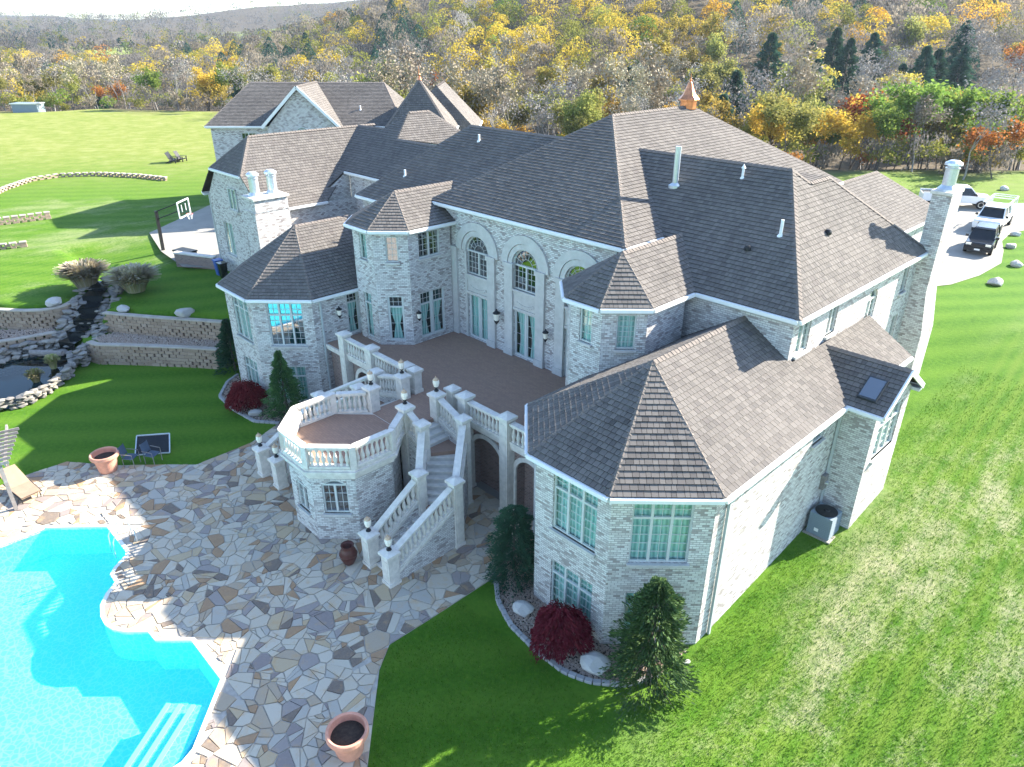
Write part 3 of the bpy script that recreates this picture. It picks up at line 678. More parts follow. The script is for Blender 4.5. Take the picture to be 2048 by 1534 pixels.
# --- front wing beyond the chimney
fm = MB(); wall(fm, (-13.9, 38), (-13.9, 51), 2.5, 7.4); wall(fm, (-13.9, 51), (-20.4, 51), 2.5, 7.4); wall(fm, (-20, 38), (-13.9, 38), 2.5, 7.4)
obj('wall', fm, 'whitewashed_brick', house)
f1, f2 = (-17.2, 41, 10.0), (-17.2, 48.4, 10.0)
make_roof(house, [([(-13.7, 37.6, 7.5), (-13.7, 51.6, 7.5), f2, f1], 7.5), ([(-13.7, 51.6, 7.5), (-20.7, 51.6, 7.5), f2], 7.5), ([(-20.7, 37.6, 7.5), (-13.7, 37.6, 7.5), f1], 7.5), ([(-20.7, 51.6, 7.5), (-20.7, 37.6, 7.5), f1, f2], 7.5)],
          caps=[(f1, f2), ((-13.7, 51.6, 7.5), f2), ((-13.7, 37.6, 7.5), f1)])
# --- chimneys
def flue(parent, x, y, z0, h, r):
    m = MB(); m.lathe((x, y, z0), [(r * 1.5, 0), (r * 1.5, .06), (r, .22), (r, h * .72), (r * 1.12, h * .73), (r * 1.12, h * .76), (r * .8, h * .77), (r * .8, h * .84), (r * 1.35, h * .85), (r * 1.3, h * .92), (r * .7, h)], 16)
    return obj('flue', m, 'galvanised', parent, smooth=False)
ch = MB(); ch.box(-10.02, -8.95, 35.3, 36.85, 1.5, 5.2); ch.mesh([(-10.02, 35.3, 5.2), (-8.95, 35.3, 5.2), (-8.95, 36.85, 5.2), (-10.02, 36.85, 5.2), (-10.02, 35.3, 7.2), (-9.22, 35.3, 7.2), (-9.22, 36.72, 7.2), (-10.02, 36.72, 7.2)], [(0, 1, 5, 4), (1, 2, 6, 5), (2, 3, 7, 6), (3, 0, 4, 7)])
ch.box(-10.02, -9.22, 35.3, 36.72, 7.2, 11.55); c = obj('chimney', ch, 'whitewashed_brick', house)
cc = MB(); cc.box(-10.1, -9.19, 35.22, 36.78, 11.55, 11.68); obj('chimney_cap', cc, 'cast_stone', c); flue(c, -9.63, 35.85, 11.68, 1.25, .27)
ch = MB(); ch.box(-41.1, -39.62, 17.75, 19.9, 2, 8.55); ch.box(-40.95, -39.6, 17.8, 19.85, 8.55, 9.25); c = obj('chimney', ch, 'whitewashed_brick', house)
cc = MB(); cc.box(-41.05, -39.5, 17.7, 19.95, 9.25, 9.38); obj('chimney_cap', cc, 'cast_stone', c); flue(c, -40.3, 18.25, 9.38, 1.35, .27); flue(c, -40.3, 19.35, 9.38, 1.35, .27)
# --- cupola, vents, downspouts, lanterns on the walls
cu = MB(); cx, cy, cz = -23.4, 36.0, 14.08
cu.lathe((cx, cy, cz), [(r_ * .72, z_ * .70) for r_, z_ in ((.62, 0), (.62, .6), (.80, .64), (.80, .72), (.50, 1.05), (.30, 1.5), (.16, 1.9), (.05, 2.0), (.10, 2.06), (.10, 2.14), (.025, 2.2), (.02, 2.55))], 8, ang0=pi / 8)
obj('cupola', cu, 'copper', centre_roof)
def vent(rf, x, y, z, h, r=.06, cap=False, mat='white_pipe'):
    m = MB(); m.lathe((x, y, z - .15), [(r * 2.2, 0), (r * 2.2, .12), (r, .22), (r, h)] + ([(r * 2, h), (r * .2, h + .16)] if cap else []), 10); obj('vent_pipe', m, mat, rf)
vent(rr_roof, -18.0, 27.3, 11.9, 1.75, .13, mat='galvanised'); vent(rr_roof, -15.27, 28.1, 12.43, .55, .05, True); vent(rr_roof, -12.2, 25.96, 10.97, .75, .06); vent(lb_roof, -30.94, 27.3, 12.47, .5); vent(lb_roof, -33.77, 24.2, 10.6, .5)
for x, y, z in ((-13.0, 25.1, 10.4), (-11.37, 28.3, 10.75)):
    m = MB(); m.lathe((x, y, z), [(.14, 0), (.14, .1), (.1, .18), (.03, .2)], 10); obj('roof_vent', m, 'black_metal', rr_roof)
for x, y, z0, z1 in ((-8.02, 16.75, 0, 5.85), (-31.18, 16.6, 0, 5.85), (-49.02, 19.0, 2.8, 8.1), (-28.75, 22.55, 8.2, 10.1), (-17.3, 22.55, 9, 10.1), (-8.02, 24.35, .8, 5.8)):
    ds = MB(); ds.box(x - .045, x + .045, y - .045, y + .045, z0, z1); obj('downspout', ds, 'grey_trim', house)
hopper = MB()
for x, y, z in ((-28.72, 22.5, 8.0),): hopper.lathe((x, y, z), [(.07, 0), (.2, .22), (.2, .45)], 8)
obj('rain_hopper', hopper, 'grey_trim', house)
def sconce(x, y, z, n, label, s=1.0):
    t_ = thing('wall_lantern', label, 'lantern', (x, y, z), 0, 'lanterns on the terrace walls')
    c = V((x, y, z)) + V(n) * .2; m = MB(); m.beam((x, y, z), tuple(c + V((0, 0, .02))), .035, .035); m.lathe((c.x, c.y, c.z + .16 * s), [(.15 * s, 0), (.16 * s, .03), (.05 * s, .12 * s), (.02, .2 * s)], 8); m.lathe((c.x, c.y, c.z - .3 * s), [(.02, 0), (.1 * s, .12 * s), (.11 * s, .18 * s)], 8)
    obj('bracket', m, 'black_metal', t_); g = MB(); g.lathe((c.x, c.y, c.z - .13 * s), [(.09 * s, 0), (.13 * s, .29 * s)], 8); obj('lamp_glass', g, 'lamp_glass', t_)
sconce(-31.25, 17.55, 4.9, (1, 0, 0), 'black wall lantern beside the bay wing terrace door')
sconce(-27.9, 20.15, 4.95, (1, 0, 0), 'black wall lantern between the two doors of the bay tower', .9)
sconce(-24.27, 22.53, 5.25, (0, -1, 0), 'black wall lantern between two stone pilasters, on the garage side of the middle arch', 1.25)
sconce(-20.93, 22.53, 5.25, (0, -1, 0), 'black wall lantern on the pilaster on the driveway side of the middle arch')
sconce(-18.75, 22.5, 3.9, (0, -1, 0), 'low black wall lantern by the door beside the bay tower near the driveway')
sconce(-34.9, 22.6, 8.6, (0, -1, 0), 'small wall lantern beside the upper window behind the pond side bay roof')
# ------------------------------------------------------------------ second house (garage wing), turned 45 degrees
garage = thing('garage_house', 'whitewashed brick garage house with steep gable and spired tower behind the chimney wing', 'house', (-62, 36, 3))
C0 = V((-65.4, 26.1, 0)); e1 = V((1, 1, 0)).normalized(); e2 = V((-1, 1, 0)).normalized()
G = lambda s, t, z=0: tuple(C0 + e1 * s + e2 * t + V((0, 0, z)))
g2 = lambda s, t: G(s, t)[:2]
gm = MB(); ze = 10.5
facewins(garage, gm, g2(.3, .3), g2(17, .3), 2.5, 10.4, [D(2.6, 3.9, 8.4, 9.9, cols=2, grid=(2, 3), curtain='dark_interior', frame='window_frame')])
wall(gm, g2(17, .3), g2(17, 10.7), 2.5, 10.4); wall(gm, g2(.3, 10.7), g2(.3, .3), 2.5, 10.4)
facewins(garage, gm, g2(5.6, -.6), g2(11.6, -.6), 2.5, 10.4, [])
wall(gm, g2(5.6, .3), g2(5.6, -.6), 2.5, 10.4)
gm.face([G(5.6, -.6, 10.4), G(11.6, -.6, 10.4), G(8.6, -.6, 13.6)])
obj('wall', gm, 'whitewashed_brick', garage)
window(garage, g2(5.6, -.62), g2(11.6, -.62), 2.4, 3.6, 8.9, 10.5, cols=2, grid=(2, 2), rise=.6, curtain='dark_interior', setb=.0)
rl, rr2 = G(2.5, 5.5, 13.65), G(14.8, 5.5, 13.65)
gr = make_roof(garage, [([G(0, 0, ze), G(17.3, 0, ze), rr2, rl], ze), ([G(17.3, 0, ze), G(17.3, 11, ze), rr2], ze), ([G(17.3, 11, ze), G(0, 11, ze), rl, rr2], ze), ([G(0, 11, ze), G(0, 0, ze), rl], ze),
    ([G(5.2, -.9, ze), G(8.6, -.9, 13.75), G(8.6, 5.5, 13.75), G(5.2, .1, ze)], ze, []), ([G(8.6, -.9, 13.75), G(12, -.9, ze), G(12, .1, ze), G(8.6, 5.5, 13.75)], ze, [])], caps=[(rl, rr2), (G(0, 0, ze), rl), (G(17.3, 0, ze), rr2), (G(8.6, -.9, 13.75), G(8.6, 5.5, 13.75))])
rk = MB(); rk.beam(G(5.2, -.92, 10.42), G(8.6, -.92, 13.67), .08, .24); rk.beam(G(12, -.92, 10.42), G(8.6, -.92, 13.67), .08, .24); obj('rake_board', rk, 'white_trim', gr)
vent(gr, *G(13.2, 2.0, 11.65), .5)
tx, ty = 18.6, 1.6; tb = [G(tx - 3, ty - 3, 10.2), G(tx + 3, ty - 3, 10.2), G(tx + 3, ty + 3, 10.2), G(tx - 3, ty + 3, 10.2)]; ta = G(tx, ty, 14.2)
tm = MB(); tp = [g2(tx - 2.7, ty - 2.7), g2(tx + 2.7, ty - 2.7), g2(tx + 2.7, ty + 2.7), g2(tx - 2.7, ty + 2.7)]
for i in range(4): wall(tm, tp[i], tp[(i + 1) % 4], 2.5, 10.1)
obj('wall', tm, 'whitewashed_brick', garage)
tr_ = make_roof(garage, [([tb[i], tb[(i + 1) % 4], ta], 10.2) for i in range(4)], caps=[(q, ta) for q in tb])
fi = MB(); fi.lathe((ta[0], ta[1], ta[2] - .1), [(.2, 0), (.12, .25), (.05, .3), (.12, .42), (.03, .55), (.02, 1.1)], 8); obj('finial', fi, 'copper', tr_)
wr = [G(20, 3.0, 9.6), G(24.5, 3.0, 9.6)]
wm2 = MB()
wall(wm2, g2(19.5, 4), g2(23, 4), 2.5, 9.6); wall(wm2, g2(23, 4), g2(23, 12), 2.5, 9.6); obj('wall', wm2, 'whitewashed_brick', garage)
make_roof(garage, [([G(23.3, 3.6, 9.7), G(23.3, 12, 9.7), G(19.6, 12, 13.4), G(19.6, 5.2, 13.4)], 9.7), ([G(16, 3.6, 9.7), G(23.3, 3.6, 9.7), G(19.6, 5.2, 13.4)], 9.7), ([G(16, 12, 9.7), G(16, 3.6, 9.7), G(19.6, 5.2, 13.4), G(19.6, 12, 13.4)], 9.7)], caps=[(G(19.6, 5.2, 13.4), G(19.6, 12, 13.4))])
# ------------------------------------------------------------------ ground: one sheet to the horizon
CA, SA = cos(radians(46.05)), sin(radians(46.05))
def uvw(x, y): return x * CA + y * SA, -x * SA + y * CA
def sstep(t): t = min(1., max(0., t)); return t * t * (3 - 2 * t)
UP_L = [(-40.6, 15.05), (-42.4, 13.75), (-44.3, 12.35), (-46.0, 11.2), (-47.2, 10.45)]            # upper retaining wall, right of the stream
LOW_L = [(-39.5, 14.05), (-41.2, 12.7), (-42.9, 11.25), (-44.3, 10.0), (-45.2, 9.15), (-46.0, 8.95)]
UP_R = [(-51.6, 10.3), (-50.6, 9.7), (-50.15, 8.9), (-50.3, 7.9), (-51.1, 6.9), (-52.6, 5.7), (-55, 3.8)]
LOW_R = [(-49.0, 8.1), (-49.2, 7.0), (-49.5, 5.6), (-50.2, 4.2), (-51.5, 2.5)]
POLY_UP = [(-38.2, 17.2)] + [(p[0] - .25, p[1] + .3) for p in UP_L] + [(-49.6, 11.6), (-51.9, 10.6)] + [(p[0] - .35, p[1] + .1) for p in UP_R[1:]] + [(-62, -1), (-80, -8), (-160, -60), (-900, -200), (-900, 900), (-39, 900)]
POLY_MID = [(-38.5, 16)] + [(p[0] - .25, p[1] + .3) for p in LOW_L] + [(-47.5, 8.6)] + [(p[0] - .35, p[1]) for p in LOW_R] + [(-56, -1), (-60, 2), (-56, 8), (-48, 14), (-40, 18)]
POOL = [(-29.69, 2.51), (-28.04, 4.32), (-25.9, 4.35), (-25.63, 4.26), (-25.19, 3.70), (-24.9, 3.49), (-24.32, 3.48), (-23.95, 3.05), (-23.45, 2.72), (-22.87, 2.56), (-22.4, 2.55), (-22.0, 2.66), (-21.56, 2.95), (-21.09, 3.48), (-20.52, 3.51), (-19.69, 4.37), (-17.48, 4.39), (-15.69, 2.79), (-15.5, 2.4), (-15.6, -8.5), (-29.7, -8.5)]
POOL_C = (-22.5, -1)
def edge_d(th):
    if th > .25: return 84
    if th > -.15: return 84 + (.25 - th) / .4 * 14
    if th > -.4: return 98 + (-.15 - th) / .25 * 60
    return 158
def hillA(th): return 8 + 52 * sstep((th + .38) / .50)
def vnoise(x, y):
    return (sin(x * .013 + 1.3) * cos(y * .017 + .4) + .6 * sin(x * .031 + y * .023) + .4 * cos(x * .005 - y * .041 + 2)) / 2
def height(x, y):
    u, v = uvw(x, y); th = u / max(v, 8.)
    if inside((x, y), POLY_UP): 
        z = 2.42 + .6 * sstep(((y - x * .0) - 12.5) / 8) if x > -62 else 3.0
        if y < 12 : z = 2.42 + .58 * sstep((-x - 50) / 14)
    elif inside((x, y), POLY_MID): z = 1.12
    elif x > -39:
        zm = 0 if y < 23 else 3 * sstep((y - 23) / 3); zr = 0 if y < 15 else 3 * sstep((y - 12.5) / 34) * 1.0
        zr = min(3, max(0, .098 * (y - 15.5))); w = sstep((x + 13) / 3.5); z = zm * (1 - w) + zr * w
    else: z = 0
    t = v - edge_d(th)
    if v > 40 and t > 0:
        z = 3 - 8 * sstep(t / 45) + hillA(th) * sstep((t - 25) / 330) + 2.5 * vnoise(x, y) * sstep(t / 60)
        z += (34 + 22 * vnoise(x * .22, y * .22) + 10 * vnoise(x * .7, y * .7)) * sstep((v - 700) / 800) * (1 - .6 * sstep((th + .3) / .4))
    return z
def clearing(th, v): return (-.66 < th < -.48 and 330 < v < 470) or (-.56 < th < -.44 and 540 < v < 720) or (-.36 < th < -.28 and 800 < v < 1000)
def axis(lo, hi, f0, f1, fine):
    a = list(np.arange(f0, f1 + .01, fine)); st = fine; x = f0; left = []
    while x > lo: st = min(st * 1.22, 55); x -= st; left.append(x)
    st = fine; x = f1; right = []
    while x < hi: st = min(st * 1.22, 55); x += st; right.append(x)
    return left[::-1] + a + right
gx = axis(-3400, 1200, -60, 6, .6); gy = axis(-500, 3400, -9, 40, .6)
nx, ny = len(gx), len(gy); gv = np.zeros((ny, nx, 3), np.float32); bare = np.zeros(nx * ny, np.float32); dry = bare.copy(); wood = bare.copy()
pool_big = [(POOL_C[0] + (p[0] - POOL_C[0]) * 1.0 + (.9 if p[0] > POOL_C[0] else -.9), p[1] + (.9 if p[1] > 0 else -.9)) for p in POOL]
PATIO = [(-36, 1.0), (-34.4, 1.84), (-34.55, 3.04), (-34.5, 4.56), (-32.66, 6.05), (-30.1, 8.8), (-30.17, 11.41), (-31.1, 13.6), (-31.2, 16.95), (-15.55, 16.95), (-15.4, 14.2), (-15.0, 13.4), (-15.0, 10.5), (-15.03, 8.93), (-14.4, 8.1), (-11.9, 6.0), (-9.4, 3.9), (-8, -12), (-36, -12)]
for j, y in enumerate(gy):
    for i, x in enumerate(gx):
        z = height(x, y); k = j * nx + i; u, v = uvw(x, y); th = u / max(v, 8.)
        if -31.5 < x < -13 and -10 < y < 6 and (inside((x, y), POOL) or inside((x, y), pool_big)): z = -3
        elif inside((x, y), PATIO): z = -.06
        gv[j, i] = (x, y, z)
        t = v - edge_d(th)
        wood[k] = sstep((t - 1) / 4) if v > 40 else 0
        if clearing(th, v): wood[k] = 0; dry[k] = .45
        if x > -9 and y > 9: bare[k] = sstep((x + 8.5) / 4) * (1 if y > 15 else sstep((y - 9) / 5)) * (1 - sstep((y - 42) / 12))
        elif x > -9: bare[k] = .0
        if th < -.25 and v > 55: dry[k] = .75 * sstep((v - 62) / 45)
        if x < -53 and v < 70 and y < 30: bare[k] = .38
        if th > .3 and v > 70: dry[k] = max(dry[k], .35)
idx = np.arange(nx * ny).reshape(ny, nx); fq = np.stack([idx[:-1, :-1], idx[:-1, 1:], idx[1:, 1:], idx[1:, :-1]], -1).reshape(-1, 4)
me = np_mesh('ground', gv.reshape(-1, 3), fq, 'ground_cover', None, True)
for nm, arr in (('bare', bare), ('dry', dry), ('wood', wood)): me.attributes.new(nm, 'FLOAT', 'POINT').data.foreach_set('value', arr)
ground = link('ground', me); tag(ground, 'lawn, meadow and woodland floor around the mansion', kind='structure')

# ------------------------------------------------------------------ pool
from mathutils.geometry import tessellate_polygon
def flat_poly(mb, outer, z, holes=()):
    loops = [[V((p[0], p[1], 0)) for p in outer]] + [[V((p[0], p[1], 0)) for p in h] for h in holes]
    pts = [p for l in loops for p in l]
    for t_ in tessellate_polygon(loops):
        q = [pts[i] for i in t_]
        if (q[1] - q[0]).cross(q[2] - q[0]).z < 0: q.reverse()
        mb.face([(p.x, p.y, z) for p in q], .5)
pool = thing('swimming_pool', 'freeform swimming pool with turquoise liner and white coping', 'pool', (-22.5, -1, 0))
lin = MB(); FZ = -1.35
flat_poly(lin, POOL, FZ)
for i in range(len(POOL)):
    a, b = POOL[i], POOL[(i + 1) % len(POOL)]; lin.face([(b[0], b[1], .0), (a[0], a[1], .0), (a[0], a[1], FZ), (b[0], b[1], FZ)])
obj('liner', lin, 'pool_liner', pool)
wt = MB(); flat_poly(wt, POOL, -.12); obj('water', wt, 'pool_water', pool)
cp = MB()
def offs(poly, d):
    n = len(poly); out = []; sgn = 1 if area2(poly) > 0 else -1
    for i in range(n):
        p0, p1, p2 = V(poly[i - 1]).to_2d(), V(poly[i]).to_2d(), V(poly[(i + 1) % n]).to_2d()
        a = (p1 - p0).normalized(); b = (p2 - p1).normalized(); na = V((a.y, -a.x)) * sgn; nb = V((b.y, -b.x)) * sgn; m = (na + nb); m.normalize()
        out.append(tuple(p1 + m * (d / max(.5, m.dot(na)))))
    return out
PO = offs(POOL, .10); PI_ = offs(POOL, -.03)
for i in range(len(POOL)):
    j = (i + 1) % len(POOL); cp.face([(*PO[i], .045), (*PO[j], .045), (*PI_[j], .045), (*PI_[i], .045)]); cp.face([(*PI_[i], .045), (*PI_[j], .045), (*PI_[j], -.03), (*PI_[i], -.03)]); cp.face([(*PO[j], .045), (*PO[i], .045), (*PO[i], -.02), (*PO[j], -.02)])
obj('coping', cp, 'white_trim', pool)
for k, (d0, z) in enumerate(((.62, -.18), (1.1, -.36), (1.58, -.54))):
    wn_ = V((-.666, -.746, 0)); w0, w1 = V((-17.35, 4.27, 0)), V((-15.5, 2.62, 0)); a = w0 + wn_ * d0 + V((.15, -.13, 0)) * (3 - k); b = w1 + wn_ * d0 + V((.25, -.8, 0)) * (1 + .1 * k); s_ = MB()
    q = [a, b, b - wn_ * .6, a - wn_ * .6]; s_.prism([(p.x, p.y) for p in (q if area2([(p.x, p.y) for p in q]) > 0 else q[::-1])], FZ, z); st_ = obj('step', s_, 'pool_liner', pool)
    e_ = MB(); e_.beam((a.x, a.y, z + .015), (b.x, b.y, z + .015), .15, .03); obj('nosing', e_, 'pool_step', st_)
hr = thing('pool_handrail', 'pair of bent chrome grab rails at the pool edge', 'handrail', (-26.4, 4.6, .03))
for dx in (0, .55):
    m = MB(); x = -26.75 + dx; m.tube([(x, 4.85, .02), (x, 4.85, .55), (x, 4.75, .75), (x, 4.5, .82), (x, 4.2, .7), (x, 4.05, .4), (x, 4.0, -.3)], .022, 8); obj('rail', m, 'galvanised', hr)

# ------------------------------------------------------------------ flagstone patio
pb = MB(); flat_poly(pb, PATIO, .0, [PO]); patio = obj('patio', pb, 'mortar_joint', kind='structure', origin=(-22, 5, 0)); tag(patio, 'crazy paved flagstone patio around the pool')
def in_view(x, y, z=0, m=.08):
    d = V((x, y, z)) - cam.location; fw = V((-SA * cos(radians(26.45)), CA * cos(radians(26.45)), -sin(radians(26.45)))); rt = V((CA, SA, 0)); upv = rt.cross(fw); w = d.dot(fw)
    if w < .5: return False
    a, b = d.dot(rt) / w * 1424 / 1024, d.dot(upv) / w * 1424 / 767
    return abs(a) < 1 + m and abs(b) < 1 + m
pts = []; cellh = {}
def too_close(x, y, r):
    ci, cj = int(x // .8), int(y // .8)
    for a in (-2, -1, 0, 1, 2):
        for b in (-2, -1, 0, 1, 2):
            for (px, py, pr) in cellh.get((ci + a, cj + b), ()):
                if (px - x) ** 2 + (py - y) ** 2 < (max(r, pr) * .5 + min(r, pr) * .5) ** 2: return True
    return False
rg = random.Random(3)
for r, tries in ((.72, 1200), (.48, 8000), (.33, 30000)):
    for _ in range(tries):
        x, y = rg.uniform(-36, -8), rg.uniform(-2, 17)
        if not inside((x, y), PATIO) or inside((x, y), POOL) or not in_view(x, y) or too_close(x, y, r): continue
        pts.append((x, y, r)); cellh.setdefault((int(x // .8), int(y // .8)), []).append((x, y, r))
PN = np.array(pts); stones = []
OUT_E = [(PATIO[i], PATIO[(i + 1) % len(PATIO)]) for i in range(len(PATIO))]; POE = [(PO[i], PO[(i + 1) % len(PO)]) for i in range(len(PO))]
psg = 1 if area2(PATIO) > 0 else -1; osg = 1 if area2(PO) > 0 else -1
def segd(p, a, b):
    ax, ay = b[0] - a[0], b[1] - a[1]; t = max(0, min(1, ((p[0] - a[0]) * ax + (p[1] - a[1]) * ay) / (ax * ax + ay * ay))); return hypot(p[0] - a[0] - t * ax, p[1] - a[1] - t * ay)
for i, (x, y, r) in enumerate(pts):
    d2 = (PN[:, 0] - x) ** 2 + (PN[:, 1] - y) ** 2; nb = np.argsort(d2)[1:20]; c = [(x - .75, y - .75), (x + .75, y - .75), (x + .75, y + .75), (x - .75, y + .75)]
    for k in nb:
        px, py, pr = pts[k]; ax, ay = px - x, py - y; L2 = ax * ax + ay * ay; f = .5 + .5 * (r * r - pr * pr) * .35 / L2; f = min(.72, max(.28, f))
        c = clip_poly(c, ax, ay, ax * (x + ax * f) + ay * (y + ay * f))
        if len(c) < 3: break
    for (a, b) in OUT_E:
        if segd((x, y), a, b) < 1.2: nx_, ny_ = (b[1] - a[1]) * psg, -(b[0] - a[0]) * psg; c = clip_poly(c, nx_, ny_, nx_ * a[0] + ny_ * a[1]) if len(c) > 2 and (nx_ * (x - a[0]) + ny_ * (y - a[1])) < 0 else c
    for (a, b) in POE:
        if segd((x, y), a, b) < 1.2: nx_, ny_ = -(b[1] - a[1]) * osg, (b[0] - a[0]) * osg; c = clip_poly(c, nx_, ny_, nx_ * a[0] + ny_ * a[1]) if len(c) > 2 and (nx_ * (x - a[0]) + ny_ * (y - a[1])) < 0 else c
    if len(c) < 3 or abs(area2(c)) < .02: continue
    parts = [c]
    for _ in range(3):
        nxt = []
        for q in parts:
            A_ = abs(area2(q))
            if A_ < .032 or rg.random() > (.35 + .5 * min(1, A_ / .5)) * (.9 if _ < 2 else .45): nxt.append(q); continue
            gx_, gy_ = sum(p[0] for p in q) / len(q), sum(p[1] for p in q) / len(q); gx_ += rg.uniform(-.12, .12) * sqrt(A_); gy_ += rg.uniform(-.12, .12) * sqrt(A_); an_ = rg.uniform(0, pi); ca_, sa_ = cos(an_), sin(an_); k_ = ca_ * gx_ + sa_ * gy_
            nxt += [z for z in (clip_poly(q, ca_, sa_, k_), clip_poly(q, -ca_, -sa_, -k_)) if len(z) > 2 and abs(area2(z)) > .006]
        parts = nxt
    for c in parts:
        ctr = (sum(p[0] for p in c) / len(c), sum(p[1] for p in c) / len(c)); o2 = []
        for p in c:
            dx, dy = p[0] - ctr[0], p[1] - ctr[1]; L = hypot(dx, dy) + 1e-6; s_ = max(.5, 1 - .020 / L - rg.random() * .012); o2.append((ctr[0] + dx * s_ + rg.uniform(-.008, .008), ctr[1] + dy * s_ + rg.uniform(-.008, .008)))
        for q in range(len(o2)):
            for _ in range(8):
                if inside(o2[q], PO) or not inside(o2[q], PATIO): o2[q] = (ctr[0] + (o2[q][0] - ctr[0]) * .72, ctr[1] + (o2[q][1] - ctr[1]) * .72)
                else: break
        if inside(ctr, PO) or abs(area2(o2)) < .008: continue
        dist = sqrt((ctr[0]) ** 2 + ctr[1] ** 2 + 324); stones.append((abs(area2(o2)) / dist ** 2, ctr, o2, .026 + rg.random() * .016))
stones.sort(key=lambda t: -t[0]); rest = MB()
for k, (_, ctr, o2, h) in enumerate(stones):
    m = MB() if k < 300 else rest; n = len(o2); hi = [(ctr[0] + (p[0] - ctr[0]) * .965, ctr[1] + (p[1] - ctr[1]) * .965, h) for p in o2]; lo = [(p[0], p[1], h - .012) for p in o2]; bt = [(p[0], p[1], -.004) for p in o2]
    m.mesh(hi + lo + bt, [tuple(range(n))] + [(n + q, n + (q + 1) % n, (q + 1) % n, q) for q in range(n)] + [(2 * n + q, 2 * n + (q + 1) % n, n + (q + 1) % n, n + q) for q in range(n)], None)
    if k < 300: obj('flagstone', m, 'flagstone_piece', patio)
obj('flagstone_paving', rest, 'flagstone', patio, kind='stuff')

# ------------------------------------------------------------------ terrace, pavilion and stairs
ter = thing('terrace', 'raised brown paved terrace with arcade, octagonal pavilion and twin stone stairs', 'terrace', (-22.25, 15, 0))
XC = -22.25
bal = MB(); bal.lathe((0, 0, 0), [(.075, 0), (.075, .05), (.045, .08), (.06, .14), (.088, .24), (.082, .32), (.05, .46), (.038, .56), (.055, .60), (.07, .63), (.07, .68)], 8); BAL = bal.data('baluster', 'cast_stone', smooth=False)
def balustrade(p, q, zp, zq, gap=.23, inset=.2):
    p, q = V((*p, zp)), V((*q, zq)); d = V((q.x - p.x, q.y - p.y, 0)); L = d.length; t_ = d / L; s_ = (zq - zp) / L
    a = p + V((t_.x, t_.y, s_)) * inset; b = q - V((t_.x, t_.y, s_)) * inset; m = MB()
    m.beam(a + V((0, 0, .05)), b + V((0, 0, .05)), .24, .10); m.beam(a + V((0, 0, .84)), b + V((0, 0, .84)), .23, .07); m.beam(a + V((0, 0, .90)), b + V((0, 0, .90)), .28, .07)
    o = obj('balustrade', m, 'cast_stone', ter); L2 = L - 2 * inset; n = max(1, int(L2 / gap))
    for i in range(n):
        u = (i + .5) / n; c = a + (b - a) * u; k = link('baluster', BAL, o, c + V((0, 0, .10)))
        if abs(s_) > .05: k.scale = (1, 1, 1.03)
def pillar(x, y, z0, z1, w=.44):
    m = MB(); h = w / 2; m.box(x - h, x + h, y - h, y + h, z0, z1 - .22); m.box(x - h - .03, x + h + .03, y - h - .03, y + h + .03, z1 - .26, z1 - .2); c = h + .075
    m.mesh([(x - c, y - c, z1 - .2), (x + c, y - c, z1 - .2), (x + c, y + c, z1 - .2), (x - c, y + c, z1 - .2), (x - c, y - c, z1 - .1), (x + c, y - c, z1 - .1), (x + c, y + c, z1 - .1), (x - c, y + c, z1 - .1), (x, y, z1 + .02)],
           [(3, 2, 1, 0), (0, 1, 5, 4), (1, 2, 6, 5), (2, 3, 7, 6), (3, 0, 4, 7), (4, 5, 8), (5, 6, 8), (6, 7, 8), (7, 4, 8)])
    m.box(x - h - .035, x + h + .035, y - h - .035, y + h + .035, z0, z0 + .16); m.box(x - h * .62, x + h * .62, y - h - .012, y - h + .01, z0 + .3, z1 - .42); m.box(x + h - .01, x + h + .012, y - h * .62, y + h * .62, z0 + .3, z1 - .42)
    return obj('pillar', m, 'cast_stone', ter)
def lantern(x, y, z, label):
    t_ = thing('post_lantern', label, 'lantern', (x, y, z), 0, 'lanterns on the stair and terrace pillars')
    m = MB(); m.lathe((x, y, z), [(.1, 0), (.1, .04), (.05, .07), (.05, .13), (.09, .17), (.10, .2)], 8); obj('base', m, 'black_metal', t_)
    g_ = MB(); g_.lathe((x, y, z + .2), [(.095, 0), (.14, .16), (.13, .28), (.06, .34)], 8); obj('lamp_glass', g_, 'lamp_glass', t_)
    c_ = MB(); c_.lathe((x, y, z + .5), [(.13, 0), (.1, .06), (.025, .1), (.02, .16)], 8); obj('cap', c_, 'lamp_amber', t_)
dk = MB(); dk.prism([(-31.2, 16.72), (-15.52, 16.72), (-15.52, 22.64), (-31.2, 22.64)], 3.12, 3.4); obj('deck', dk, 'terrace_paver', ter)
dk = MB(); dk.prism([(-23.45, 14.15), (-21.05, 14.15), (-21.05, 16.715), (-23.45, 16.715)], 3.12, 3.396); obj('bridge_deck', dk, 'terrace_paver', ter)
cx, cy, apo = XC, 12.12, 2.12
def octv(ap): R = ap / cos(pi / 8); return [(cx + R * cos(pi / 8 + k * pi / 4), cy + R * sin(pi / 8 + k * pi / 4)) for k in range(8)]
dk = MB(); dk.prism(octv(2.0), 3.1, 3.392); obj('pavilion_deck', dk, 'terrace_paver', ter)
ov = octv(2.04); pm = MB()     # k=0: between +x/+y ... vertex order counter-clockwise
win = {5: [D(.42, 1.27, 1.0, 2.32, cols=2, grid=(2, 3), rise=.2, curtain='dark_interior', glass='mirror_glass')], 6: [D(.38, 1.36, 1.27, 2.75, cols=2, grid=(2, 3), rise=.2, curtain='dark_interior', glass='mirror_glass')], 4: [D(.42, 1.27, 1.2, 2.6, cols=2, grid=(2, 3), rise=.2, curtain='dark_interior')]}
for k in range(8): facewins(ter, pm, ov[k], ov[(k + 1) % 8], -.1, 3.1, win.get(k, []))
obj('pavilion_wall', pm, 'whitewashed_brick', ter)
cn = MB()
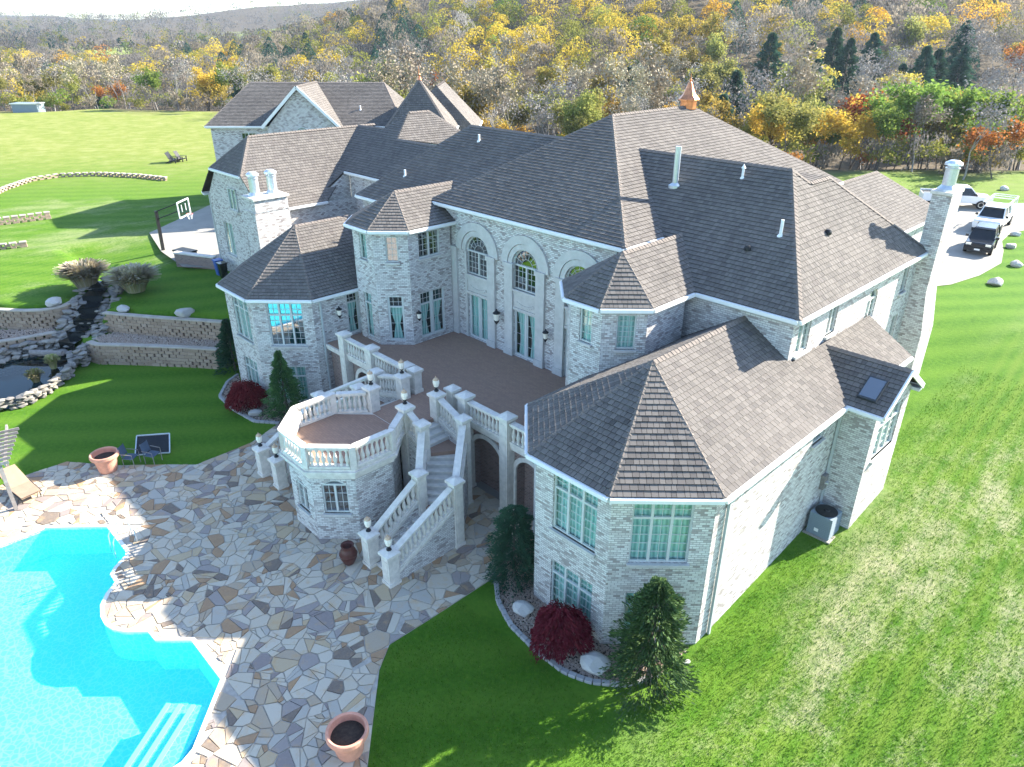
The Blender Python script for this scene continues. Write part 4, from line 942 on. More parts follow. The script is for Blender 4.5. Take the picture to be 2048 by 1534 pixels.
for ap, z0, z1 in ((2.24, 3.10, 3.20), (2.30, 3.2, 3.3), (2.14, 2.92, 3.10), (2.22, 3.3, 3.385)):
    a, b = octv(ap), octv(1.95)
    for k in range(8):
        j = (k + 1) % 8; cn.mesh([(*a[k], z0), (*a[j], z0), (*b[j], z0), (*b[k], z0), (*a[k], z1), (*a[j], z1), (*b[j], z1), (*b[k], z1)], [(3, 2, 1, 0), (4, 5, 6, 7), (0, 1, 5, 4), (2, 3, 7, 6)])
obj('cornice', cn, 'cast_stone', ter)
rv = octv(2.1)
for k in (3, 4, 5, 6, 7): balustrade(rv[k], rv[(k + 1) % 8], 3.4, 3.4, .2, .1)
for k in (3, 4, 5, 6, 7, 0):
    m = MB(); m.obox(rv[k], .12, .12, 3.4, 4.33, pi / 8 + k * pi / 4); obj('corner_block', m, 'cast_stone', ter)
balustrade(rv[0], (-21.1, 14.25), 3.4, 3.4, .2, .16); balustrade(rv[3], (-23.4, 14.25), 3.4, 3.4, .2, .16)
# arcade under the terrace edge
am = MB(); ops = []
for x0, x1 in ((-20.0, -18.05), (-17.25, -15.8), (-28.7, -27.35), (-26.5, -24.6)): ops.append((x0 + 31.2, x1 + 31.2, -.05, 2.75, min(.85, (x1 - x0) / 2)))
wall(am, (-31.2, 16.9), (-15.55, 16.9), -.05, 3.11, ops, .45); wall(am, (-15.55, 17.36), (-31.2, 17.36), -.05, 3.11)
obj('arcade_wall', am, 'brown_brick', ter)
ar = MB()
for x0, x1 in ((-20.0, -18.05), (-17.25, -15.8), (-28.7, -27.35), (-26.5, -24.6)):
    w_ = (x1 - x0) / 2; r_ = min(.85, w_); ain = arch_pts(x0, x1, 2.75, r_); aout = arch_pts(x0 - .2, x1 + .2, 2.95, r_ + .2)
    for k in range(len(ain) - 1):
        q = [ain[k], aout[k], aout[k + 1], ain[k + 1]]; f = [(x, 16.82, z) for x, z in q]; b = [(x, 16.91, z) for x, z in q]; ar.mesh(f + b, [(3, 2, 1, 0), (0, 1, 5, 4), (1, 2, 6, 5), (2, 3, 7, 6), (3, 0, 4, 7)])
    for xa in (x0 - .2, x1): ar.box(xa, xa + .2, 16.82, 16.91, 0, 2.75 - r_)
ar.box(-31.15, -15.56, 16.66, 16.92, 3.115, 3.23); ar.box(-31.15, -15.56, 16.62, 16.93, 3.234, 3.395)
obj('arch_trim', ar, 'cast_stone', ter)
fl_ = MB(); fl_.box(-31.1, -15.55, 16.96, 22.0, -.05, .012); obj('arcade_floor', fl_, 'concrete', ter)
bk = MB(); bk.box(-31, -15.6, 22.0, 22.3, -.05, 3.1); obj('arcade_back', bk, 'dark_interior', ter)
for x in (-29.35, -26.95, -24.2, -20.1, -17.6): pillar(x, 16.7, 0, 4.62, .46)
pillar(-15.8, 16.7, 0, 4.55, .3)
for a, b in ((-29.35, -26.95), (-26.95, -24.2), (-20.1, -17.6), (-17.6, -15.8)): balustrade((a, 16.7), (b, 16.7), 3.4, 3.4, .22, .25)
for sx in (1, -1):
    m_ = lambda p: (XC + sx * (p[0] - XC), p[1])
    side = 'right' if sx > 0 else 'left'
    A_, B_, P1, P2, P3, P4, NL, NR, BR = [m_(p) for p in ((-21.05, 15.95), (-20.95, 16.72), (-20.0, 14.35), (-19.2, 15.8), (-18.74, 13.15), (-17.37, 13.8), (-18.74, 10.76), (-17.37, 10.70), (-21.05, 14.35))]
    pillar(*BR, 0, 4.6); pillar(*A_, 0, 4.6); pillar(*B_, 3.4, 4.62, .40); pillar(*P1, 0, 4.25, .4); pillar(*P2, 0, 4.25, .4); pillar(*P3, 0, 3.1, .4); pillar(*P4, 0, 3.1, .4); pillar(*NL, 0, 1.55, .44); pillar(*NR, 0, 1.52, .44)
    balustrade(BR, P1, 3.5, 3.02, .2, .22); balustrade(A_, P2, 3.5, 3.02, .2, .22); balustrade(P1, P3, 3.1, 1.95, .2, .2); balustrade(P2, P4, 3.1, 1.95, .2, .2); balustrade(P3, NL, 1.95, .36, .2, .22); balustrade(P4, NR, 1.95, .36, .2, .22)
    balustrade(B_, m_((-20.1, 16.7)), 3.4, 3.4, .2, .2)
    sw = MB(); co_ = MB()
    for p, q, za, zb in ((BR, P1, 3.5, 3.02), (A_, P2, 3.5, 3.02), (P1, P3, 3.1, 1.95), (P2, P4, 3.1, 1.95), (P3, NL, 1.95, .36), (P4, NR, 1.95, .36)):
        d = V((q[0] - p[0], q[1] - p[1], 0)).normalized(); n_ = V((-d.y, d.x, 0)) * .13
        a0, b0 = V((*p, 0)), V((*q, 0)); vs = [a0 - n_, a0 + n_, b0 + n_, b0 - n_]; zt = [za - .1, za - .1, zb - .1, zb - .1]
        sw.mesh([(v_.x, v_.y, -.02) for v_ in vs] + [(v_.x, v_.y, z) for v_, z in zip(vs, zt)], [(3, 2, 1, 0), (4, 5, 6, 7), (0, 1, 5, 4), (1, 2, 6, 5), (2, 3, 7, 6), (3, 0, 4, 7)])
        co_.beam((*p, za - .04), (*q, zb - .04), .32, .12)
    obj('stair_wall', sw, 'whitewashed_brick', ter); obj('stair_coping', co_, 'cast_stone', ter)
    def step(poly, z): m = MB(); m.prism([m_(p) for p in (poly if sx > 0 else poly[::-1])], max(-.02, z - .5), z - .045); s_ = obj('step', m, 'limestone', ter); e = MB(); c_ = (sum(p[0] for p in poly) / len(poly), sum(p[1] for p in poly) / len(poly)); e.prism([m_((c_[0] + (p[0] - c_[0]) * 1.0, c_[1] + (p[1] - c_[1]) * 1.0)) for p in (poly if sx > 0 else poly[::-1])], z - .045, z); obj('tread', e, 'cast_stone', s_)
    for i in range(3): step([(-21.05 + .29 * i, 14.5), (-20.72 + .29 * i, 14.5), (-20.72 + .29 * i, 15.9), (-21.05 + .29 * i, 15.9)], 3.24 - .16 * i)
    m = MB(); lp = [(-20.15, 14.4), (-19.95, 14.35), (-19.15, 15.6), (-19.3, 15.95), (-20.15, 15.95)]; m.prism([m_(p) for p in (lp if sx > 0 else lp[::-1])], 2.2, 2.76); obj('landing', m, 'terrace_paver', ter)
    d_ = V((1, -1)).normalized(); q_ = V((1, 1)).normalized(); c0_ = V((-19.72, 15.0))
    for i in range(7):
        c_ = c0_ + d_ * (.27 * i); P5 = [c_ - q_ * .72, c_ + d_ * .3 - q_ * .72, c_ + d_ * .3 + q_ * .72, c_ + q_ * .72]; step([tuple(p) for p in P5], 2.59 - .165 * i)
    m = MB(); lp = [(-18.95, 13.25), (-17.4, 13.25), (-17.4, 14.1), (-18.1, 14.75), (-19.0, 13.9)]; m.prism([m_(p) for p in (lp if sx > 0 else lp[::-1])], .9, 1.44); obj('landing', m, 'terrace_paver', ter)
    for i in range(8):
        y1_ = 13.25 - .30 * i; step([(-18.72, y1_ - .34), (-17.4, y1_ - .34), (-17.4, y1_), (-18.72, y1_)], 1.28 - .16 * i)
    lantern(*NL, 1.55, f'lantern on the inner bottom pillar of the stair {"beside the dark glazed urn" if sx > 0 else "nearer the pond"}')
    lantern(*NR, 1.52, f'lantern on the outer bottom pillar of the stair {"facing the bay wing with the pine" if sx > 0 else "facing the patio chairs"}')
    lantern(*BR, 4.62, f'lantern on the pillar joining pavilion railing and {"the stair head nearer the pine" if sx > 0 else "the stair head nearer the pond"}')
    lantern(*A_, 4.62, f'lantern on the terrace pillar at {"the stair head nearer the pine" if sx > 0 else "the stair head nearer the pond"}')
# ------------------------------------------------------------------ stones, blocks
def rock_mesh(seed, flat_=.6, sub=2):
    bm = bmesh.new(); bmesh.ops.create_icosphere(bm, subdivisions=sub, radius=.5); r = random.Random(seed); ks = [(V((r.uniform(-1, 1), r.uniform(-1, 1), r.uniform(-1, 1))).normalized(), r.uniform(.28, .46)) for _ in range(9)]
    for v in bm.verts:
        for n_, d in ks:
            e = v.co.dot(n_) - d
            if e > 0: v.co -= n_ * e * .85
        v.co += v.co.normalized() * r.uniform(-.03, .03); v.co.z *= flat_
    bmesh.ops.translate(bm, verts=bm.verts, vec=(0, 0, .5 * flat_ * .7)); me = bpy.data.meshes.new('stone'); bm.to_mesh(me); bm.free()
    at = me.attributes.new('rnd', 'FLOAT', 'FACE'); at.data.foreach_set('value', np.full(len(me.polygons), .5, np.float32)); return me
ROCKS = [rock_mesh(i, .62, 2) for i in range(6)]; LEDGE = [rock_mesh(40 + i, .34, 1) for i in range(6)]
for m in ROCKS: m.materials.append(MATS['boulder'])
for m in LEDGE: m.materials.append(MATS['field_stone'])
def boulder(x, y, z, s, label):
    o = link('boulder', random.choice(ROCKS), None, (x, y, z - .04), random.uniform(0, 6), (s, s * .8, s * .85)); return tag(o, label, 'boulder', 'boulders set on the lawns')
def blk_mesh(w, h, d, mat, bev=.02):
    m = MB(); a, b = w / 2, d / 2; m.mesh([(-a, -b + bev, 0), (a, -b + bev, 0), (a, b, 0), (-a, b, 0), (-a, -b + bev, h), (a, -b + bev, h), (a, b, h), (-a, b, h), (-a + bev, -b, bev), (a - bev, -b, bev), (a - bev, -b, h - bev), (-a + bev, -b, h - bev)],
        [(4, 5, 6, 7), (1, 2, 6, 5), (2, 3, 7, 6), (3, 0, 4, 7), (8, 9, 10, 11), (0, 1, 9, 8), (1, 5, 10, 9), (5, 4, 11, 10), (4, 0, 8, 11)]); return m.data('block', mat)
BLK = [blk_mesh(w, .195, .28, 'tan_block') for w in (.44, .36, .48)]; CAPM = blk_mesh(.47, .09, .36, 'tan_cap', .012)
def resample(line, step):
    P = [V((*p, 0)) for p in line]; L = [0]
    for a, b in zip(P, P[1:]): L.append(L[-1] + (b - a).length)
    n = max(1, int(L[-1] / step)); out = []
    for i in range(n + 1):
        s = L[-1] * i / n; k = max(0, min(len(P) - 2, next((q for q in range(len(L) - 1) if L[q + 1] >= s), len(P) - 2))); t = (s - L[k]) / max(1e-6, L[k + 1] - L[k]); out.append(P[k].lerp(P[k + 1], t))
    return out
def retaining(line, z0, n, label, flip=False, step=.46):
    t_ = thing('retaining_wall', label, 'retaining wall', (line[0][0], line[0][1], z0)); pts_ = resample(line, step); bkm = MB()
    for c in range(n):
        off = .5 if c % 2 else 0
        for i in range(len(pts_) - 1):
            a, b = pts_[i], pts_[i + 1]; p = a.lerp(b, .5 + (off if i < len(pts_) - 2 else 0)); d = b - a; ang = atan2(d.y, d.x) + (pi if flip else 0); nrm_ = V((-d.y, d.x, 0)).normalized() * (1 if not flip else -1)
            link('block', random.choice(BLK), t_, p + nrm_ * (.02 * c + random.uniform(-.012, .012)) + V((0, 0, z0 + c * .197)), ang + random.uniform(-.03, .03))
    for i in range(len(pts_) - 1):
        a, b = pts_[i], pts_[i + 1]; d = b - a; nrm_ = V((-d.y, d.x, 0)).normalized() * (1 if not flip else -1)
        link('cap_stone', CAPM, t_, a.lerp(b, .5) + nrm_ * (.02 * n) + V((0, 0, z0 + n * .197)), atan2(d.y, d.x) + (pi if flip else 0))
    return t_
retaining(UP_L[::-1], 1.1, 6, 'tan block retaining wall holding the upper lawn, on the house side of the waterfall')
retaining(LOW_L[::-1], -.03, 6, 'tan block retaining wall at the foot of the gravel bed, nearest the bay wing lawn')
retaining(UP_R[::-1], 1.1, 6, 'curved tan block retaining wall under the upper lawn, on the meadow side of the waterfall')
retaining(LOW_R[::-1], -.03, 6, 'low tan block retaining wall above the rocky pond bank')
retaining([(-84.3, 28.4), (-88.5, 26.8), (-92.8, 24.0), (-95, 20.5), (-94.5, 17.6), (-91, 14.5), (-87, 12)][::-1], 2.95, 2, 'long curved low block wall across the upper lawn', step=.75)
retaining([(-73.6, 14.4), (-73.8, 12), (-74.2, 9)][::-1], 2.95, 3, 'short block wall in the meadow slope, uphill one', step=.6)
retaining([(-64.7, 10.6), (-65.0, 9.2), (-65.8, 7.5)][::-1], 2.95, 2, 'short block wall in the meadow slope, downhill one', step=.6)
# pond, stream and its rocks
pond = thing('garden_pond', 'rock rimmed garden pond with dark blue water at the foot of the waterfall', 'pond', (-46, 4.5, 0))
rim = [(-42.5, 3.2), (-42.1, 4.6), (-42.9, 6.0), (-44.2, 7.1), (-45.6, 7.9), (-46.8, 8.0), (-47.8, 7.0), (-48.2, 5.2), (-48.4, 3.0), (-48.0, 1.0), (-46, -.5), (-43.6, .5)]
w_ = MB(); flat_poly(w_, rim, .46); obj('water', w_, 'pond_water', pond); w_ = MB(); flat_poly(w_, rim, .03); obj('bed', w_, 'water_dark', pond)
rq = random.Random(11)
def pile(parent, line, z0, z1, s0, s1, step, jit, name='stone', lib=LEDGE, layers=1):
    for L in range(layers):
        for p in resample(line, step):
            s = rq.uniform(s0, s1); link(name, rq.choice(lib), parent, p + V((rq.uniform(-jit, jit), rq.uniform(-jit, jit), z0 + (z1 - z0) * (L + rq.random() * .4) / layers)), (rq.uniform(-.12, .12), rq.uniform(-.12, .12), rq.uniform(0, 6)), (s, s * rq.uniform(.6, .9), s * rq.uniform(.7, 1.1)))
pile(pond, rim + [rim[0]], 0, .62, .5, .85, .42, .08, layers=4)
stream = thing('waterfall_stream', 'rocky stepped waterfall stream running down between the retaining walls', 'waterfall', (-49.5, 10.3, 1))
ctr_ = [(-51.9, 12.2, 2.9), (-50.9, 11.4, 2.75), (-49.9, 10.7, 2.3), (-49.0, 10.1, 1.9), (-48.2, 9.5, 1.5), (-47.6, 8.8, 1.1), (-47.2, 8.1, .6)]
for a, b in zip(ctr_, ctr_[1:]):
    d = V((b[0] - a[0], b[1] - a[1], 0)).normalized(); n_ = V((-d.y, d.x, 0)); m = MB(); A0, B0 = V(a), V(b)
    q = [A0 - n_ * .55, A0 + n_ * .55, B0 + n_ * .6 + V((0, 0, a[2] - b[2] - .05)), B0 - n_ * .6 + V((0, 0, a[2] - b[2] - .05))]
    m.face(q[::-1]); m.face([q[2], q[3], B0 - n_ * .6, B0 + n_ * .6]); obj('water', m, 'water_dark', stream)
    for _ in range(5): s = rq.uniform(.25, .5); t = rq.random(); link('stone', rq.choice(LEDGE), stream, A0.lerp(B0, t) + n_ * rq.uniform(-.5, .5) + V((0, 0, -.12 + (a[2] - b[2]) * .5 * t)), (0, 0, rq.uniform(0, 6)), s)
for sgn in (-1, 1):
    for rr_ in (0, 1, 2):
        ln = [];
        for i, a in enumerate(ctr_):
            b = ctr_[min(i + 1, len(ctr_) - 1)]; c_ = ctr_[max(0, i - 1)]; d = V((b[0] - c_[0], b[1] - c_[1], 0)).normalized(); n_ = V((-d.y, d.x, 0)) * sgn; ln.append((a[0] + n_.x * (.65 + .35 * rr_), a[1] + n_.y * (.65 + .35 * rr_), a[2]))
        for i in range(len(ln) - 1):
            for q in range(6):
                t = q / 6; z = ln[i][2] * (1 - t) + ln[i + 1][2] * t; s = rq.uniform(.45, .9)
                link('stone', rq.choice(LEDGE), stream, (ln[i][0] * (1 - t) + ln[i + 1][0] * t + rq.uniform(-.15, .15), ln[i][1] * (1 - t) + ln[i + 1][1] * t + rq.uniform(-.15, .15), z - .35 + rr_ * .04 + rq.random() * .3), (rq.uniform(-.2, .2), rq.uniform(-.2, .2), rq.uniform(0, 6)), (s, s * .7, s))
pile(stream, [(-48.4, 8.6), (-48.8, 7.4), (-49.0, 5.8), (-49.2, 4)], .2, 1.0, .5, .9, .3, .25, layers=4)
pile(stream, [(-46.6, 9.1), (-45.9, 8.6), (-45.3, 8.3)], 0, 1.0, .5, .9, .3, .15, layers=5)
top = rq.choice(ROCKS); link('top_stone', top, stream, (-51.6, 12.5, 2.9), .6, (1.7, .9, .7))
lg = MB(); lg.tube([(-47.9, 6.3, .75), (-46.9, 7.0, .8), (-46.2, 7.6, .82)], [.16, .2, .15], 8); obj('log', lg, 'timber_grey', pond)
# gravel beds
def gravel_bed(poly, z, n, label, size=.045):
    m = MB(); flat_poly(m, poly, z + .01); root = obj('gravel_bed', m, 'soil', kind='structure'); root['label'] = label
    xs = [p[0] for p in poly]; ys = [p[1] for p in poly]; g = MB(); k = 0; r = random.Random(5)
    while k < n:
        x, y = r.uniform(min(xs), max(xs)), r.uniform(min(ys), max(ys))
        if not inside((x, y), poly): continue
        s = r.uniform(.6, 1.4) * size; h = z + .01 + s * r.uniform(.2, .9); a = r.uniform(0, 3); P4 = [(x + s * cos(a + q * pi / 2) * r.uniform(.7, 1.2), y + s * sin(a + q * pi / 2) * r.uniform(.7, 1.2)) for q in range(4)]
        g.mesh([(p[0], p[1], h - s * .5) for p in P4] + [(x, y, h + s * .25)], [(0, 1, 4), (1, 2, 4), (2, 3, 4), (3, 0, 4)]); k += 1
    obj('gravel', g, 'gravel', root, kind='stuff'); return root
BED1 = [(-15.3, 13.55), (-14.86, 13.5), (-13.97, 12.79), (-12.88, 12.35), (-11.59, 12.19), (-10.3, 12.2), (-9.5, 12.5), (-8.7, 13.15), (-8.2, 14.2), (-8.15, 16), (-10.2, 13.95), (-13.3, 13.95), (-15.45, 16.0)]
BED2 = [(-37.9, 14.4), (-37.4, 13.55), (-35.94, 12.45), (-33.9, 12.35), (-32.0, 12.55), (-30.95, 13.4), (-31.3, 16.1), (-33.4, 14.0), (-36.5, 14.0)]
gravel_bed(BED1, 0, 7000, 'brown gravel planting bed around the bay wing corner'); gravel_bed(BED2, 0, 3500, 'brown gravel planting bed below the pond side bay wing')
gravel_bed([(-39.6, 14.6), (-42.9, 11.75), (-45.0, 9.6), (-46.6, 9.5), (-46.6, 10.9), (-44.2, 12.5), (-40.4, 15.2)], 1.13, 3000, 'pale gravel strip between the two retaining walls', .07)
gravel_bed([(-49.4, 8.0), (-49.9, 5.6), (-51.6, 3.2), (-54.5, 3.6), (-51.2, 6.6), (-50.3, 8.4)], 1.13, 1500, 'pale gravel strip on the meadow side of the waterfall', .07)
EDG = blk_mesh(.24, .12, .16, 'edging', .02)
for nm, ln in (('curved row of grey edging stones along the bay wing bed', BED1[1:9]), ('curved row of grey edging stones along the pond side bay bed', BED2[0:6])):
    e_ = thing('bed_edging', nm, 'edging', (ln[0][0], ln[0][1], 0)); q_ = resample(ln, .26)
    for a, b in zip(q_, q_[1:]): link('edging_stone', EDG, e_, a.lerp(b, .5) + V((0, 0, -.02)), atan2((b - a).y, (b - a).x) + random.uniform(-.1, .1))
# lawn boulders
for x, y, z, s, lb in ((-50.7, 8.7, 2.4, 1.2, 'pale boulder on the lawn above the curved wall on the meadow side of the waterfall'), (-46.6, 11.5, 2.4, .9, 'pale boulder on the house side of the waterfall on the upper lawn'), (-43.1, 13.9, 2.42, 1.2, 'tan sunlit boulder on the upper lawn by the straight wall'),
    (-32.64, 12.95, .03, .8, 'pale boulder beside the crimson shrub of the pond side bay'), (-13.04, 13.15, .03, .85, 'rounded pale boulder in gravel between the arbor vitae and crimson shrub'), (-9.75, 13.1, .03, 1.1, 'large pale boulder in gravel beside the pine'), (-7.9, 15.3, .0, .3, 'small stone at the lawn corner of the bay wing'),
    (-10.2, 53.8, 3, 1.2, 'pale boulder on the lawn at the end of the driveway'), (-10.4, 59.6, 3, 1.1, 'boulder on the lawn beside the black car'), (-11.95, 64.7, 3, 1.0, 'boulder on the lawn beside the pickup with the ladder rack'), (-12.75, 69, 3, .9, 'boulder on the lawn where the driveway widens'), (-18.7, 89.3, 3, 1.2, 'dark boulder on the far side of the driveway')):
    boulder(x, y, z, s, lb)
# ------------------------------------------------------------------ hard surfaces
m = MB(); DR = [(-12.9, 50.4), (-12.2, 51.7), (-11.5, 55.2), (-11.3, 59.5), (-12.1, 63.2), (-13.0, 66.3), (-13.2, 69.3), (-12.5, 72.3), (-9, 75), (2, 82), (0, 92), (-15.5, 83.4), (-17.6, 81.3), (-21, 79.8), (-28, 77), (-34, 70), (-34, 52), (-20, 50)]
flat_poly(m, DR, 3.03); tag(obj('driveway', m, 'concrete', kind='structure'), 'pale concrete driveway and turning circle')
m = MB(); CT = [(-62.3, 18.7), (-56.0, 17.35), (-51.0, 17.0), (-49.0, 18.6), (-49.0, 30), (-60, 40), (-69.5, 27.2), (-67.3, 24.6)]
flat_poly(m, CT, 3.05); tag(obj('sports_court', m, 'concrete', kind='structure'), 'pale concrete court beside the chimney wing')
m = MB(); wall(m, (-52.2, 17.0), (-49.1, 18.5), 2.5, 3.75); wall(m, (-49.25, 18.75), (-52.35, 17.25), 2.5, 3.75); o_ = obj('low_wall', m, 'brown_brick'); tag(o_, 'low brick wall with stone coping at the end of the court', 'wall')
m = MB(); m.beam((-52.3, 17.1, 3.8), (-49.15, 18.63, 3.8), .42, .1); obj('coping', m, 'cast_stone', o_)
# ------------------------------------------------------------------ garden things
def pot(x, y, s, label):
    t_ = thing('terracotta_pot', label, 'plant pot', (x, y, .03), 0, 'terracotta pots on the patio'); m = MB(); z = .03
    m.lathe((x, y, z), [(.36 * s, 0), (.40 * s, .1 * s), (.49 * s, .70 * s), (.50 * s, .74 * s), (.60 * s, .75 * s), (.62 * s, .80 * s), (.61 * s, .93 * s), (.58 * s, .95 * s), (.52 * s, .93 * s), (.50 * s, .62 * s), (.1 * s, .62 * s)], 36); obj('bowl', m, 'terracotta', t_, smooth=False)
    g_ = MB(); r = random.Random(2); g_.lathe((x, y, z + .70 * s), [(.50 * s, 0), (.4 * s, .02), (.15 * s, .035), (.02, .03)], 24); obj('potting_soil', g_, 'soil', t_)
pot(-12.6, 5.9, .95, 'large terracotta pot filled with dark soil at the patio edge near the bay wing lawn'); pot(-32.35, 5.7, .98, 'terracotta pot filled with soil beside the folded patio chairs')
u_ = thing('glazed_urn', 'dark brown glazed urn at the foot of the stair', 'urn', (-19.33, 10.15, .03)); m = MB(); m.lathe((-19.33, 10.15, .03), [(.15, 0), (.2, .06), (.31, .3), (.33, .5), (.26, .68), (.2, .76), (.25, .86), (.24, .88), (.17, .80), (.15, .5)], 20); obj('body', m, 'brown_glaze', u_, smooth=True)
m = MB(); m.lathe((-19.33, 10.15, .03), [(.335, .44), (.345, .47), (.335, .5)], 20); obj('band', m, 'brown_glaze', u_)
def patio_chair(x, y, rz, label):
    t_ = link('patio_chair', None, None, (x, y, .03), rz); tag(t_, label, 'chair', 'metal patio chairs by the terracotta pot')
    def p(nm, mb, mt): o = bpy.data.objects.new(nm, mb.data(nm, mt)); COL.objects.link(o); o.parent = t_; WLOC[o] = V((0, 0, 0)); return o
    m = MB(); m.box(-.25, .25, -.25, .25, .42, .45); p('seat', m, 'blue_grey_fabric')
    m = MB(); m.beam((-.22, .26, .47), (-.22, .36, 1.0), .02, .02); m.beam((.22, .26, .47), (.22, .36, 1.0), .02, .02); m.face([(-.22, .27, .5), (.22, .27, .5), (.22, .35, .98), (-.22, .35, .98)]); m.face([(-.22, .355, .98), (.22, .355, .98), (.22, .275, .5), (-.22, .275, .5)]); p('backrest', m, 'blue_grey_fabric')
    for sx in (-1, 1):
        for sy in (-1, 1): m = MB(); m.tube([(sx * .25, sy * .25, 0), (sx * .25, sy * .25, .43)], .018, 6); p('leg', m, 'timber_grey')
        m = MB(); m.tube([(sx * .27, -.25, .43), (sx * .27, -.25, .66), (sx * .27, .28, .68)], .018, 6); p('armrest', m, 'timber_grey')
patio_chair(-32.1, 6.65, 2.3, 'metal patio chair with blue grey sling next to the terracotta pot'); patio_chair(-31.65, 7.45, 2.1, 'metal patio chair at the lawn edge between pot and stair, farther from the pot')
fg = thing('folded_table', 'overturned dark patio table leaning at the lawn edge', 'table', (-32.0, 7.6, 0)); m = MB(); m.mesh([(-32.75, 7.0, .1), (-31.85, 8.25, .1), (-32.45, 8.6, .75), (-33.3, 7.4, .75)], [(0, 1, 2, 3), (3, 2, 1, 0)]); obj('top', m, 'car_black', fg)
m = MB(); q = [(-32.75, 7.0, .1), (-31.85, 8.25, .1), (-32.45, 8.6, .75), (-33.3, 7.4, .75)]
for i in range(4): m.beam(q[i], q[(i + 1) % 4], .05, .05)
obj('frame', m, 'galvanised', fg)
cl = thing('chaise_lounge', 'tan padded chaise lounge on the patio by the pergola post', 'lounge chair', (-33.2, 2.6, .03)); 
m = MB(); m.mesh([(-32.0, 2.25, .36), (-32.15, 3.0, .36), (-33.3, 2.85, .36), (-33.15, 2.05, .36), (-34.1, 2.6, .95), (-34.0, 1.9, .95)], [(0, 1, 2, 3), (3, 2, 4, 5)]); m.mesh([(-32.0, 2.25, .30), (-32.15, 3.0, .30), (-33.3, 2.85, .30), (-33.15, 2.05, .30), (-34.1, 2.6, .88), (-34.0, 1.9, .88)], [(3, 2, 1, 0), (5, 4, 2, 3)]); obj('cushion', m, 'cream_fabric', cl)
for a, b in (((-32.0, 2.2, .3), (-33.9, 1.95, .3)), ((-32.15, 3.03, .3), (-34.0, 2.8, .3))): m = MB(); m.tube([a, b], .025, 6); obj('side_rail', m, 'black_metal', cl)
for p in ((-32.1, 2.25), (-32.2, 2.95), (-33.6, 2.05), (-33.7, 2.8)): m = MB(); m.tube([(*p, .03), (*p, .3)], .02, 6); obj('leg', m, 'black_metal', cl)
pg = thing('pergola', 'grey timber pergola post with slatted roof at the pool end', 'pergola', (-32, 1.5, 0))
for p in ((-31.9, 1.95), (-32.9, -1.2), (-35.0, 2.4)): m = MB(); m.box(p[0] - .07, p[0] + .07, p[1] - .07, p[1] + .07, 0, 2.3); obj('post', m, 'timber_grey', pg)
for i in range(9): m = MB(); m.beam((-31.5 - .35 * i, 2.25 + .12 * i, 2.42), (-32.3 - .35 * i, -1.6 + .12 * i, 2.42), .05, .12); obj('slat', m, 'timber_grey', pg)
m = MB(); m.beam((-31.6, 2.1, 2.3), (-35.2, 2.9, 2.3), .08, .14); obj('beam', m, 'timber_grey', pg)
ac = thing('air_conditioner', 'grey metal air conditioner unit on a pad by the bay wing wall', 'air conditioner', (-7.55, 23.6, .8)); zz = .78
m = MB(); m.prism([(-8.05, 23.2), (-7.0, 23.2), (-7.0, 24.25), (-8.05, 24.25)], zz - .15, zz + .03); obj('pad', m, 'concrete', ac)
m = MB(); B4 = [(-7.95, 23.3), (-7.1, 23.3), (-7.1, 24.15), (-7.95, 24.15)]; m.prism(B4, zz + .03, zz + .95); obj('casing', m, 'unit_blue_grey', ac)
for i in range(11): m = MB(); m.box(-7.96, -7.09, 23.285, 23.3, zz + .1 + .075 * i, zz + .13 + .075 * i); m.box(-7.1, -7.085, 23.29, 24.16, zz + .1 + .075 * i, zz + .13 + .075 * i); obj('louvre', m, 'unit_blue_grey', ac)
m = MB(); m.lathe((-7.525, 23.725, zz + .955), [(.40, 0), (.40, .03), (.12, .05), (.1, .09), (.02, .1)], 20); obj('fan_guard', m, 'black_metal', ac)
m = MB(); m.box(-7.68, -7.52, 23.275, 23.284, zz + .22, zz + .36); obj('badge', m, 'white_pipe', ac)
m = MB(); m.box(-8.09, -7.93, 24.0, 24.3, 2.35, 2.95); o_ = obj('meter_box', m, 'timber_grey'); tag(o_, 'grey electric meter box on the wall above the air conditioner', 'meter box'); m = MB(); m.lathe((-7.92, 24.15, 2.62), [(.1, 0), (.1, .05)], 10); obj('dial', m, 'galvanised', o_)
hoop = thing('basketball_hoop', 'black basketball hoop post with glass backboard beside the court', 'basketball hoop', (-56.3, 17.6, 3))
m = MB(); m.beam((-56.3, 17.6, 2.9), (-56.15, 17.65, 6.0), .2, .2, up=(0, 1, 0)); obj('post', m, 'black_metal', hoop)
m = MB()
for z in (5.4, 5.95): m.beam((-56.2, 17.65, z), (-54.6, 19.0, z + .75), .07, .07)
obj('arm', m, 'black_metal', hoop); m = MB(); fx = V((.68, -.73, 0)); c0 = V((-54.5, 19.1, 6.2))
q = [c0 - fx * .85 + V((0, 0, -.5)), c0 + fx * .85 + V((0, 0, -.5)), c0 + fx * .85 + V((0, 0, .6)), c0 - fx * .85 + V((0, 0, .6))]
for i in range(4): m.beam(q[i], q[(i + 1) % 4], .08, .08)
m.beam(c0 - fx * .3 + V((0, 0, -.15)), c0 - fx * .3 + V((0, 0, .35)), .05, .05); m.beam(c0 + fx * .3 + V((0, 0, -.15)), c0 + fx * .3 + V((0, 0, .35)), .05, .05); bb = obj('backboard', m, 'white_trim', hoop)
m = MB(); m.face(q); obj('board_glass', m, 'window_glass', bb)
m = MB(); r0 = c0 + V((.73, .68, 0)) * .35 + V((0, 0, -.35)); m.tube([r0 + V((.23 * cos(a), .23 * sin(a), 0)) for a in np.linspace(0, 2 * pi, 17)], .015, 6); obj('rim', m, 'red_plastic', hoop)
m = MB()
